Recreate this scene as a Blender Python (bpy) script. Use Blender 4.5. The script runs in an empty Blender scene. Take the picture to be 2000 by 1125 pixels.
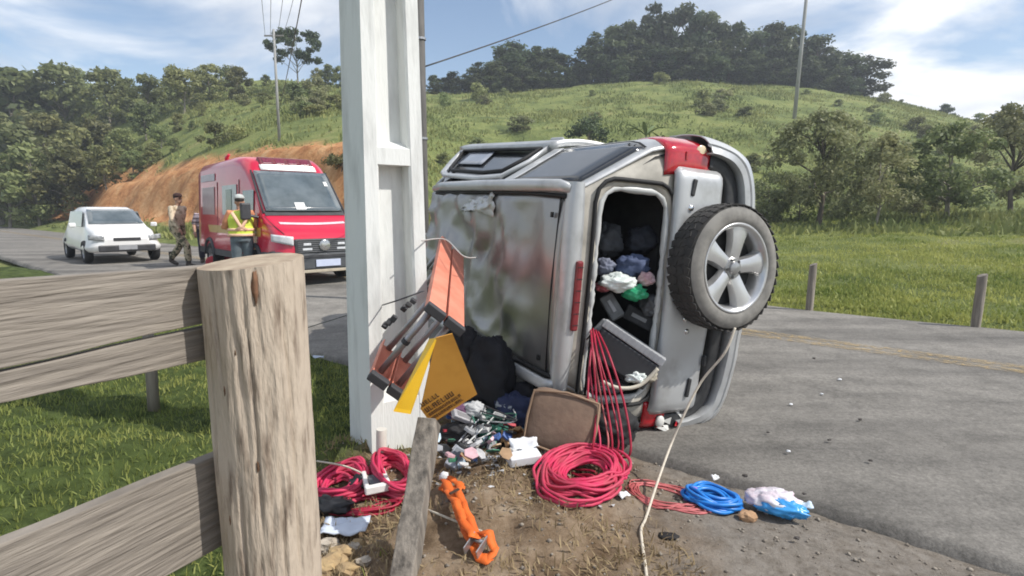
import bpy, bmesh, math, random
import numpy as np
from mathutils import Vector, Matrix, noise as mnoise

random.seed(7)
rng = np.random.default_rng(7)
scene = bpy.context.scene
col = scene.collection
R_ = math.radians
PI = math.pi

# ------------------------------------------------------------------ camera
CAM_H = 1.4
F_PX = 1110.0
PITCH = math.atan((562.5 - 412) / F_PX)
cam_d = bpy.data.cameras.new('camera')
cam_d.sensor_width = 36.0
cam_d.lens = F_PX / 2000.0 * 36.0
cam_d.clip_end = 3000
cam_d.clip_start = 0.05
cam = bpy.data.objects.new('camera', cam_d)
col.objects.link(cam)
cam.location = (0, 0, CAM_H)
cam.rotation_euler = (PI / 2 - PITCH, 0, 0)
scene.camera = cam

# ------------------------------------------------------------------ sun and sky
SUN_EL = R_(47)
SUN_V = Vector((1.0, -0.30, 0)).normalized()            # horizontal direction towards the sun
SUN_DIR = Vector((SUN_V.x * math.cos(SUN_EL), SUN_V.y * math.cos(SUN_EL), math.sin(SUN_EL)))
sun_d = bpy.data.lights.new('sun', 'SUN')
sun_d.energy = 4.0
sun_d.angle = R_(0.6)
sun_d.color = (1.0, 0.955, 0.88)
sun = bpy.data.objects.new('sun', sun_d)
col.objects.link(sun)
sun.rotation_euler = (-SUN_DIR).to_track_quat('-Z', 'Y').to_euler()
sun.location = SUN_DIR * 50

world = bpy.data.worlds.new('World')
scene.world = world
world.use_nodes = True
wn = world.node_tree.nodes
wl = world.node_tree.links
wn.clear()
w_out = wn.new('ShaderNodeOutputWorld')
w_mix = wn.new('ShaderNodeMixShader')
w_sky = wn.new('ShaderNodeTexSky')
w_sky.sky_type = 'NISHITA'
w_sky.sun_disc = False
w_sky.sun_elevation = SUN_EL
w_sky.sun_rotation = math.atan2(SUN_V.x, SUN_V.y)
w_sky.air_density = 1.0
w_sky.dust_density = 0.6
w_bg = wn.new('ShaderNodeBackground')
w_bg.inputs['Strength'].default_value = 0.13
wl.new(w_sky.outputs[0], w_bg.inputs['Color'])
w_cl = wn.new('ShaderNodeBackground')
w_cl.inputs['Strength'].default_value = 1.12
tc = wn.new('ShaderNodeTexCoord')
sep = wn.new('ShaderNodeSeparateXYZ')
wl.new(tc.outputs['Generated'], sep.inputs[0])
zadd = wn.new('ShaderNodeMath'); zadd.operation = 'ADD'; zadd.inputs[1].default_value = 0.22
zmx = wn.new('ShaderNodeMath'); zmx.operation = 'MAXIMUM'; zmx.inputs[1].default_value = 0.0
wl.new(sep.outputs['Z'], zmx.inputs[0]); wl.new(zmx.outputs[0], zadd.inputs[0])
dx = wn.new('ShaderNodeMath'); dx.operation = 'DIVIDE'
dy = wn.new('ShaderNodeMath'); dy.operation = 'DIVIDE'
wl.new(sep.outputs['X'], dx.inputs[0]); wl.new(zadd.outputs[0], dx.inputs[1])
wl.new(sep.outputs['Y'], dy.inputs[0]); wl.new(zadd.outputs[0], dy.inputs[1])
cmb = wn.new('ShaderNodeCombineXYZ')
wl.new(dx.outputs[0], cmb.inputs['X']); wl.new(dy.outputs[0], cmb.inputs['Y'])
cmb.inputs['Z'].default_value = 3.7
cn1 = wn.new('ShaderNodeTexNoise')
cn1.inputs['Scale'].default_value = 1.15
cn1.inputs['Detail'].default_value = 8
cn1.inputs['Roughness'].default_value = 0.55
cn1.inputs['Distortion'].default_value = 0.5
wl.new(cmb.outputs[0], cn1.inputs['Vector'])
cr1 = wn.new('ShaderNodeValToRGB')
cr1.color_ramp.elements[0].position = 0.42
cr1.color_ramp.elements[1].position = 0.55
wl.new(cn1.outputs['Fac'], cr1.inputs['Fac'])
wl.new(cr1.outputs['Color'], w_mix.inputs['Fac'])
cn2 = wn.new('ShaderNodeTexNoise')
cn2.inputs['Scale'].default_value = 1.7
cn2.inputs['Detail'].default_value = 6
cn2.inputs['Distortion'].default_value = 0.4
cmb2 = wn.new('ShaderNodeVectorMath'); cmb2.operation = 'ADD'; cmb2.inputs[1].default_value = (5.2, 1.3, 0)
wl.new(cmb.outputs[0], cmb2.inputs[0]); wl.new(cmb2.outputs[0], cn2.inputs['Vector'])
cr2 = wn.new('ShaderNodeValToRGB')
cr2.color_ramp.elements[0].position = 0.36
cr2.color_ramp.elements[0].color = (0.44, 0.50, 0.60, 1)
cr2.color_ramp.elements[1].position = 0.62
cr2.color_ramp.elements[1].color = (0.92, 0.93, 0.95, 1)
wl.new(cn2.outputs['Fac'], cr2.inputs['Fac'])
wl.new(cr2.outputs['Color'], w_cl.inputs['Color'])
wl.new(w_bg.outputs[0], w_mix.inputs[1]); wl.new(w_cl.outputs[0], w_mix.inputs[2])
wl.new(w_mix.outputs[0], w_out.inputs['Surface'])

scene.view_settings.view_transform = 'Standard'
scene.view_settings.look = 'None'
scene.view_settings.exposure = 0.26
scene.view_settings.gamma = 1.0
scene.cycles.use_denoising = True
scene.cycles.max_bounces = 6
scene.cycles.transparent_max_bounces = 6
scene.cycles.filter_width = 1.8

# ------------------------------------------------------------------ helpers
c_p, s_p = math.cos(PITCH), math.sin(PITCH)
def ray(px, py):
    a, b = (px - 1000) / F_PX, (562.5 - py) / F_PX
    return Vector((a, c_p + b * s_p, -s_p + b * c_p))
def gp(px, py, z=0.0):
    r = ray(px, py)
    return Vector((0, 0, CAM_H)) + r * ((z - CAM_H) / r.z)
def at(px, py, Y):
    r = ray(px, py)
    return Vector((0, 0, CAM_H)) + r * (Y / r.y)

def hexrgb(r, g, b):
    f = lambda c: (c / 255 / 12.92) if c / 255 <= 0.04045 else ((c / 255 + 0.055) / 1.055) ** 2.4
    return (f(r), f(g), f(b))

MATS = {}
def mat(name, c1, c2=None, scale=8.0, rough=0.7, metal=0.0, bump=0.0, bscale=None, detail=5.0, stretch=None,
        coat=0.0, spec=None, trans=0.0, coords='Object', rand=0.0, rough2=None, lo=0.35, hi=0.65, alpha=1.0, bdist=0.02):
    if name in MATS:
        return MATS[name]
    m = bpy.data.materials.new(name)
    m.use_nodes = True
    nt = m.node_tree
    n, l = nt.nodes, nt.links
    bs = n['Principled BSDF']
    bs.inputs['Roughness'].default_value = rough
    bs.inputs['Metallic'].default_value = metal
    if coat:
        bs.inputs['Coat Weight'].default_value = coat
        bs.inputs['Coat Roughness'].default_value = 0.06
    if spec is not None:
        bs.inputs['Specular IOR Level'].default_value = spec
    if trans:
        bs.inputs['Transmission Weight'].default_value = trans
    bs.inputs['Alpha'].default_value = alpha
    t = n.new('ShaderNodeTexCoord')
    mp = n.new('ShaderNodeMapping')
    l.new(t.outputs[coords], mp.inputs['Vector'])
    if stretch:
        mp.inputs['Scale'].default_value = stretch
    if c2 is None:
        c2 = tuple(min(1, x * 0.82) for x in c1)
    nz = n.new('ShaderNodeTexNoise')
    nz.inputs['Scale'].default_value = scale
    nz.inputs['Detail'].default_value = detail
    nz.inputs['Roughness'].default_value = 0.6
    l.new(mp.outputs[0], nz.inputs['Vector'])
    cr = n.new('ShaderNodeValToRGB')
    cr.color_ramp.elements[0].position = lo
    cr.color_ramp.elements[1].position = hi
    cr.color_ramp.elements[0].color = (*c2, 1)
    cr.color_ramp.elements[1].color = (*c1, 1)
    l.new(nz.outputs['Fac'], cr.inputs['Fac'])
    outc = cr.outputs['Color']
    if rand:
        oi = n.new('ShaderNodeObjectInfo')
        hs = n.new('ShaderNodeHueSaturation')
        mr = n.new('ShaderNodeMapRange')
        mr.inputs['To Min'].default_value = 1 - rand
        mr.inputs['To Max'].default_value = 1 + rand
        l.new(oi.outputs['Random'], mr.inputs['Value'])
        l.new(mr.outputs[0], hs.inputs['Value'])
        mr2 = n.new('ShaderNodeMapRange')
        mr2.inputs['To Min'].default_value = 0.5 - rand * 0.10
        mr2.inputs['To Max'].default_value = 0.5 + rand * 0.10
        ml = n.new('ShaderNodeMath'); ml.operation = 'FRACT'
        ml2 = n.new('ShaderNodeMath'); ml2.operation = 'MULTIPLY'; ml2.inputs[1].default_value = 7.31
        l.new(oi.outputs['Random'], ml2.inputs[0]); l.new(ml2.outputs[0], ml.inputs[0]); l.new(ml.outputs[0], mr2.inputs['Value'])
        l.new(mr2.outputs[0], hs.inputs['Hue'])
        l.new(outc, hs.inputs['Color'])
        outc = hs.outputs['Color']
    l.new(outc, bs.inputs['Base Color'])
    if rough2 is not None:
        mr3 = n.new('ShaderNodeMapRange')
        mr3.inputs['From Min'].default_value = 0.3; mr3.inputs['From Max'].default_value = 0.7
        mr3.inputs['To Min'].default_value = rough; mr3.inputs['To Max'].default_value = rough2
        l.new(nz.outputs['Fac'], mr3.inputs['Value']); l.new(mr3.outputs[0], bs.inputs['Roughness'])
    if bump:
        nb = n.new('ShaderNodeTexNoise')
        nb.inputs['Scale'].default_value = bscale or scale * 3
        nb.inputs['Detail'].default_value = 6
        l.new(mp.outputs[0], nb.inputs['Vector'])
        bp = n.new('ShaderNodeBump')
        bp.inputs['Strength'].default_value = bump
        bp.inputs['Distance'].default_value = bdist
        l.new(nb.outputs['Fac'], bp.inputs['Height'])
        l.new(bp.outputs[0], bs.inputs['Normal'])
    MATS[name] = m
    return m

def leafmat(name, c1, c2, rand=0.25, trans=0.3, rough=0.55):
    """foliage: colour varies per leaf (attribute var) and per plant; some light passes through"""
    if name in MATS:
        return MATS[name]
    m = bpy.data.materials.new(name); m.use_nodes = True
    n, l = m.node_tree.nodes, m.node_tree.links
    bs = n['Principled BSDF']; bs.inputs['Roughness'].default_value = rough
    bs.inputs['Specular IOR Level'].default_value = 0.3
    at_ = n.new('ShaderNodeAttribute'); at_.attribute_name = 'var'
    cr = n.new('ShaderNodeValToRGB')
    cr.color_ramp.elements[0].color = (*c2, 1); cr.color_ramp.elements[1].color = (*c1, 1)
    l.new(at_.outputs['Fac'], cr.inputs['Fac'])
    oi = n.new('ShaderNodeObjectInfo'); hs = n.new('ShaderNodeHueSaturation'); mr = n.new('ShaderNodeMapRange')
    mr.inputs['To Min'].default_value = 1 - rand; mr.inputs['To Max'].default_value = 1 + rand
    l.new(oi.outputs['Random'], mr.inputs['Value']); l.new(mr.outputs[0], hs.inputs['Value'])
    if rand:
        m7 = n.new('ShaderNodeMath'); m7.operation = 'MULTIPLY'; m7.inputs[1].default_value = 13.7; fr = n.new('ShaderNodeMath'); fr.operation = 'FRACT'; mh = n.new('ShaderNodeMapRange')
        mh.inputs['To Min'].default_value = 0.5 - 0.10 * rand; mh.inputs['To Max'].default_value = 0.5 + 0.06 * rand
        l.new(oi.outputs['Random'], m7.inputs[0]); l.new(m7.outputs[0], fr.inputs[0]); l.new(fr.outputs[0], mh.inputs['Value']); l.new(mh.outputs[0], hs.inputs['Hue'])
    l.new(cr.outputs['Color'], hs.inputs['Color'])
    l.new(hs.outputs['Color'], bs.inputs['Base Color'])
    tr = n.new('ShaderNodeBsdfTranslucent'); l.new(hs.outputs['Color'], tr.inputs['Color'])
    mx = n.new('ShaderNodeMixShader'); mx.inputs['Fac'].default_value = trans
    l.new(bs.outputs[0], mx.inputs[1]); l.new(tr.outputs[0], mx.inputs[2])
    l.new(mx.outputs[0], n['Material Output'].inputs['Surface'])
    MATS[name] = m
    return m

def tag(o, label=None, cat=None, group=None, kind=None):
    if label: o['label'] = label
    if cat: o['category'] = cat
    if group: o['group'] = group
    if kind: o['kind'] = kind
    return o
def empty(name, loc=(0, 0, 0), rz=0.0, matrix=None):
    o = bpy.data.objects.new(name, None)
    col.objects.link(o)
    o.empty_display_size = 0.1
    if matrix is not None:
        o.matrix_world = matrix
    else:
        o.location = loc
        o.rotation_euler = (0, 0, rz)
    return o
def thing(name, label, cat, loc=(0, 0, 0), rz=0.0, group=None, matrix=None):
    return tag(empty(name, loc, rz, matrix), label, cat, group)

class B:
    """collects geometry for one mesh"""
    def __init__(s):
        s.v = []; s.f = []
    def add(s, V, Fs):
        o = len(s.v)
        s.v.extend(tuple(map(float, p)) for p in V)
        s.f.extend(tuple(i + o for i in q) for q in Fs)
        return s
    def box(s, c, d, R=None):
        h = [x / 2 for x in d]
        V = [Vector((sx * h[0], sy * h[1], sz * h[2])) for sx in (-1, 1) for sy in (-1, 1) for sz in (-1, 1)]
        if R is not None: V = [R @ p for p in V]
        c = Vector(c)
        return s.add([p + c for p in V], [(0, 1, 3, 2), (4, 6, 7, 5), (0, 4, 5, 1), (2, 3, 7, 6), (0, 2, 6, 4), (1, 5, 7, 3)])
    def taper(s, c0, d0, c1, d1):
        """frustum from rectangle d0 at c0 to rectangle d1 at c1 (both in xy)"""
        V = []
        for c, d in ((c0, d0), (c1, d1)):
            for sx, sy in ((-1, -1), (1, -1), (1, 1), (-1, 1)):
                V.append((c[0] + sx * d[0] / 2, c[1] + sy * d[1] / 2, c[2]))
        return s.add(V, [(3, 2, 1, 0), (4, 5, 6, 7), (0, 1, 5, 4), (1, 2, 6, 5), (2, 3, 7, 6), (3, 0, 4, 7)])
    def tube(s, path, r, n=8, caps=True, closed=False, flat=1.0, up=None):
        P = [Vector(p) for p in path]
        k = len(P)
        rr = r if hasattr(r, '__len__') else [r] * k
        V = []; prev = None
        for i, p in enumerate(P):
            if closed:
                t = P[(i + 1) % k] - P[i - 1]
            else:
                t = P[min(i + 1, k - 1)] - P[max(i - 1, 0)]
            if t.length < 1e-9: t = Vector((0, 0, 1))
            t.normalize()
            if prev is None:
                a = Vector(up) if up else (Vector((0, 0, 1)) if abs(t.z) < 0.9 else Vector((1, 0, 0)))
            else:
                a = prev
            a = (a - t * a.dot(t))
            if a.length < 1e-6: a = t.orthogonal()
            a.normalize()
            b = t.cross(a)
            prev = a
            for j in range(n):
                th = 2 * PI * j / n
                V.append(p + (a * math.cos(th) + b * math.sin(th) * flat) * rr[i])
        Fs = []
        for i in range(k if closed else k - 1):
            i2 = (i + 1) % k
            for j in range(n):
                j2 = (j + 1) % n
                Fs.append((i * n + j, i * n + j2, i2 * n + j2, i2 * n + j))
        if caps and not closed:
            Fs.append(tuple(reversed(range(n))))
            Fs.append(tuple((k - 1) * n + j for j in range(n)))
        return s.add(V, Fs)
    def lathe(s, prof, n=32, M=None, closed=False):
        """prof: (radius, height) pairs about z"""
        V = []
        for r, h in prof:
            for j in range(n):
                th = 2 * PI * j / n
                V.append(Vector((r * math.cos(th), r * math.sin(th), h)))
        if M is not None: V = [M @ p for p in V]
        k = len(prof)
        Fs = []
        for i in range(k if closed else k - 1):
            i2 = (i + 1) % k
            for j in range(n):
                j2 = (j + 1) % n
                Fs.append((i * n + j, i * n + j2, i2 * n + j2, i2 * n + j))
        return s.add(V, Fs)
    def grid(s, fn, nu, nv, keep=None):
        V = [fn(i / nu, j / nv) for i in range(nu + 1) for j in range(nv + 1)]
        Fs = []
        for i in range(nu):
            for j in range(nv):
                if keep and not keep((i + .5) / nu, (j + .5) / nv): continue
                a = i * (nv + 1) + j
                Fs.append((a, a + 1, a + nv + 2, a + nv + 1))
        return s.add(V, Fs)
    def prism(s, pts, n, th):
        """solid sheet: 3-D outline pts, extruded by th along n"""
        n = Vector(n).normalized() * th
        P = [Vector(p) for p in pts]; k = len(P)
        V = P + [p + n for p in P]
        Fs = [tuple(reversed(range(k))), tuple(range(k, 2 * k))]
        for i in range(k):
            j = (i + 1) % k
            Fs.append((i, j, k + j, k + i))
        return s.add(V, Fs)
    def ellipsoid(s, c, r, nu=16, nv=10, fn=None, R=None):
        V = []; Fs = []
        for i in range(nv + 1):
            ph = PI * i / nv
            for j in range(nu):
                th = 2 * PI * j / nu
                d = Vector((math.sin(ph) * math.cos(th), math.sin(ph) * math.sin(th), math.cos(ph)))
                k = fn(d) if fn else 1.0
                p = Vector((d.x * r[0] * k, d.y * r[1] * k, d.z * r[2] * k))
                if R is not None: p = R @ p
                V.append(p + Vector(c))
        for i in range(nv):
            for j in range(nu):
                j2 = (j + 1) % nu
                Fs.append((i * nu + j, (i + 1) * nu + j, (i + 1) * nu + j2, i * nu + j2))
        return s.add(V, Fs)
    def obj(s, name, m, parent=None, smooth=False, bevel=0.0, solid=0.0, sub=0, angle=None):
        me = bpy.data.meshes.new(name)
        me.from_pydata(s.v, [], s.f)
        me.validate(clean_customdata=False)
        me.update()
        o = bpy.data.objects.new(name, me)
        col.objects.link(o)
        if m: me.materials.append(m)
        if smooth:
            me.polygons.foreach_set('use_smooth', [True] * len(me.polygons))
            if angle is not None:
                try: me.set_sharp_from_angle(angle=R_(angle))
                except Exception: pass
        if solid:
            md = o.modifiers.new('solid', 'SOLIDIFY'); md.thickness = solid; md.offset = -1
        if bevel:
            md = o.modifiers.new('bevel', 'BEVEL'); md.width = bevel; md.segments = 2; md.limit_method = 'ANGLE'; md.angle_limit = R_(40)
        if sub:
            md = o.modifiers.new('sub', 'SUBSURF'); md.levels = sub; md.render_levels = sub
        if parent: o.parent = parent
        return o

def npmesh(name, V, Fq, m, parent=None, var=None, smooth=False):
    """fast mesh from numpy: V (n,3), Fq (k,3|4)"""
    me = bpy.data.meshes.new(name)
    nv, (nf, k) = len(V), Fq.shape
    me.vertices.add(nv); me.vertices.foreach_set('co', V.astype(np.float32).ravel())
    me.loops.add(nf * k); me.loops.foreach_set('vertex_index', Fq.astype(np.int32).ravel())
    me.polygons.add(nf)
    me.polygons.foreach_set('loop_start', (np.arange(nf) * k).astype(np.int32))
    me.polygons.foreach_set('loop_total', np.full(nf, k, dtype=np.int32))
    if smooth: me.polygons.foreach_set('use_smooth', np.ones(nf, dtype=bool))
    me.update(calc_edges=True)
    if var is not None:
        a = me.attributes.new('var', 'FLOAT', 'POINT')
        a.data.foreach_set('value', var.astype(np.float32))
    me.materials.append(m)
    o = bpy.data.objects.new(name, me); col.objects.link(o)
    if parent: o.parent = parent
    return o

def frame(x, z, origin=(0, 0, 0)):
    """matrix whose x axis is x and whose z axis leans to z"""
    x = Vector(x).normalized(); z = Vector(z); y = z.cross(x).normalized(); z = x.cross(y)
    M = Matrix((x, y, z)).transposed().to_4x4(); M.translation = Vector(origin)
    return M

def nz(x, y, z=0.0, o=4):
    return mnoise.fractal(Vector((x, y, z)), 1.0, 2.0, o)

# vectorised value noise for terrain
_T = rng.random((256, 256))
def vnoise(x, y):
    xi = np.floor(x).astype(int); yi = np.floor(y).astype(int)
    fx, fy = x - xi, y - yi
    fx = fx * fx * (3 - 2 * fx); fy = fy * fy * (3 - 2 * fy)
    g = lambda a, b: _T[a & 255, b & 255]
    return (g(xi, yi) * (1 - fx) + g(xi + 1, yi) * fx) * (1 - fy) + (g(xi, yi + 1) * (1 - fx) + g(xi + 1, yi + 1) * fx) * fy
def fbm(x, y, o=4):
    s = 0; a = 0.5
    for _ in range(o):
        s = s + a * vnoise(x, y); x = x * 2.03 + 17; y = y * 2.03 + 31; a *= 0.5
    return s

# ------------------------------------------------------------------ the lie of the land
RP0 = np.array([2.79, 6.32]); RT = np.array([-0.755, 0.656]); RN = np.array([0.656, 0.755])
def road_rt(x, y):
    return (x - RP0[0]) * RN[0] + (y - RP0[1]) * RN[1], (x - RP0[0]) * RT[0] + (y - RP0[1]) * RT[1]
R_FAR, R_NEAR = 2.25, -3.68
_px = np.array([-1500, -600, 0, 270, 420, 560, 680, 840, 1000, 1150, 1320, 1500, 1700, 2000, 2600, 3500.])
_ry = np.array([250, 240, 215, 195, 178, 168, 172, 190, 190, 172, 166, 176, 206, 262, 310, 330.])
_rd = np.array([80, 80, 80, 78, 76, 74, 76, 84, 88, 90, 90, 90, 88, 80, 72, 70.])
def sstep(a, b, x):
    t = np.clip((x - a) / (b - a), 0, 1); return t * t * (3 - 2 * t)
def terrain_z(x, y, detail=True):
    x = np.asarray(x, float); y = np.asarray(y, float)
    r, t = road_rt(x, y)
    u = x / np.maximum(y, 1.0); px = 1000 + 1120 * u
    d = np.maximum(y, 0)
    D = np.interp(px, _px, _rd); zr = CAM_H + (412 - np.interp(px, _px, _ry)) / F_PX * D
    left = 1 - sstep(-0.26, -0.08, u)                      # 1 on the side of the cut bank
    # right-hand meadow: gentle rise, then the hill
    z_m = 0.045 * np.maximum(r - R_FAR - 0.6, 0)
    df = 27.0
    tt = np.clip((d - df) / (D - df), 0, 1)
    zf = 0.045 * 14
    z_r = np.where(d < df, z_m, np.minimum(z_m, 0.9) + (zr - 0.9) * (0.75 * tt + 0.25 * tt * tt * (3 - 2 * tt)))
    # left: strip of grass, earth bank, then the hill
    bh = np.interp(px, [-1500, 0, 270, 420, 560, 690, 800, 900], [2.2, 2.4, 2.8, 3.4, 3.6, 3.3, 2.2, 1.2])
    wob = 1.2 * (fbm(x * 0.25, y * 0.25, 3) - 0.45)
    z_l = 0.30 * np.clip(r - R_FAR - 0.4, 0, 2.8) + bh * sstep(5.2, 7.4, r + wob)
    yb = (8.0 + 6.6) / np.maximum(0.755 + 0.656 * u, 0.12)    # distance at which this sight line reaches the bank top
    yb = np.minimum(yb, D - 12)
    t2 = np.clip((d - yb) / (D - yb), 0, 1)
    zl0 = 0.84 + bh
    z_l = np.where(d > yb, zl0 + (zr - zl0) * (0.8 * t2 + 0.2 * t2 ** 2), z_l)
    z = left * z_l + (1 - left) * z_r
    z = np.where(d > D, z - 0.22 * (d - D), z)
    z = np.where(r < R_FAR + 0.4, np.where(r > R_NEAR + 0.4, -0.06, -0.20), z)
    if detail:
        far = sstep(9, 30, r)
        z = z + far * (1.6 * (fbm(x * 0.09, y * 0.09, 4) - 0.47)) * sstep(0, 20, D - d + 14) + sstep(2.6, 4.5, r) * 0.35 * (fbm(x * 0.8, y * 0.8, 3) - 0.45)
    return z
def tz(x, y):
    return float(terrain_z(np.array([x]), np.array([y]))[0])

# ------------------------------------------------------------------ setting: terrain, road, verge
def soil_masks(x, y):
    r, t = road_rt(x, y)
    u = x / np.maximum(y, 1.0); px = 1000 + 1120 * u
    wob = 1.2 * (fbm(x * 0.25, y * 0.25, 3) - 0.45)
    w2 = 2.2 * (fbm(x * 0.5 + 9, y * 0.5, 4) - 0.46)
    bank = sstep(4.4, 5.2, r + wob + w2 * .7) * (1 - sstep(8.4, 9.6, r + wob + w2)) * (1 - sstep(705, 800, px))
    return bank

def build_terrain():
    us = np.concatenate([np.linspace(-3.2, -1.2, 40, endpoint=False), np.linspace(-1.2, 1.2, 260), np.linspace(1.2, 3.2, 41)[1:]])
    ys = np.concatenate([np.linspace(1.0, 8, 40, endpoint=False), np.geomspace(8, 130, 230), np.linspace(136, 200, 8)])
    U, Y = np.meshgrid(us, ys, indexing='ij')
    X = U * Y
    Z = terrain_z(X, Y)
    Z = np.maximum(Z, -30)
    nu, ny = U.shape
    V = np.stack([X, Y, Z], -1).reshape(-1, 3)
    i, j = np.meshgrid(np.arange(nu - 1), np.arange(ny - 1), indexing='ij')
    a = (i * ny + j).ravel()
    Fq = np.stack([a, a + ny, a + ny + 1, a + 1], -1)
    bank = soil_masks(X, Y).ravel()
    m = bpy.data.materials.new('hillside'); m.use_nodes = True
    n, l = m.node_tree.nodes, m.node_tree.links
    bs = n['Principled BSDF']; bs.inputs['Roughness'].default_value = 0.9; bs.inputs['Specular IOR Level'].default_value = 0.15
    t = n.new('ShaderNodeTexCoord')
    def noise(sc, det=6, ro=0.6):
        q = n.new('ShaderNodeTexNoise'); q.inputs['Scale'].default_value = sc; q.inputs['Detail'].default_value = det; q.inputs['Roughness'].default_value = ro
        l.new(t.outputs['Object'], q.inputs['Vector']); return q
    def ramp(src, stops):
        c = n.new('ShaderNodeValToRGB')
        while len(c.color_ramp.elements) < len(stops): c.color_ramp.elements.new(0.5)
        for e, (p, cc) in zip(c.color_ramp.elements, stops): e.position = p; e.color = (*cc, 1)
        l.new(src, c.inputs['Fac']); return c
    g = ramp(noise(0.35, 8, 0.65).outputs['Fac'], [(0.30, (0.085, 0.112, 0.038)), (0.44, (0.16, 0.195, 0.062)), (0.57, (0.23, 0.26, 0.085)), (0.70, (0.30, 0.28, 0.12))])
    b = ramp(noise(0.9, 8, 0.7).outputs['Fac'], [(0.33, (0.38, 0.155, 0.06)), (0.5, (0.62, 0.31, 0.135)), (0.68, (0.74, 0.46, 0.24))])
    atb = n.new('ShaderNodeAttribute'); atb.attribute_name = 'var'
    mx = n.new('ShaderNodeMix'); mx.data_type = 'RGBA'
    l.new(atb.outputs['Fac'], mx.inputs['Factor']); l.new(g.outputs[0], mx.inputs['A']); l.new(b.outputs[0], mx.inputs['B'])
    l.new(mx.outputs['Result'], bs.inputs['Base Color'])
    bp = n.new('ShaderNodeBump'); bp.inputs['Strength'].default_value = 0.9; bp.inputs['Distance'].default_value = 0.5
    l.new(noise(1.6, 8, 0.7).outputs['Fac'], bp.inputs['Height']); l.new(bp.outputs[0], bs.inputs['Normal'])
    o = npmesh('hillside', V, Fq, m, var=bank, smooth=True)
    tag(o, kind='structure')
build_terrain()

# ground behind and beside the camera, under verge and road
g = B(); g.grid(lambda a, b: (-60 + 120 * a, -60 + 66 * b, -0.22), 8, 8)
o = g.obj('ground', mat('ground_grass', (0.10, 0.14, 0.04), (0.06, 0.09, 0.025), scale=1.5, rough=0.95, bump=0.5))
tag(o, kind='structure')

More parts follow.
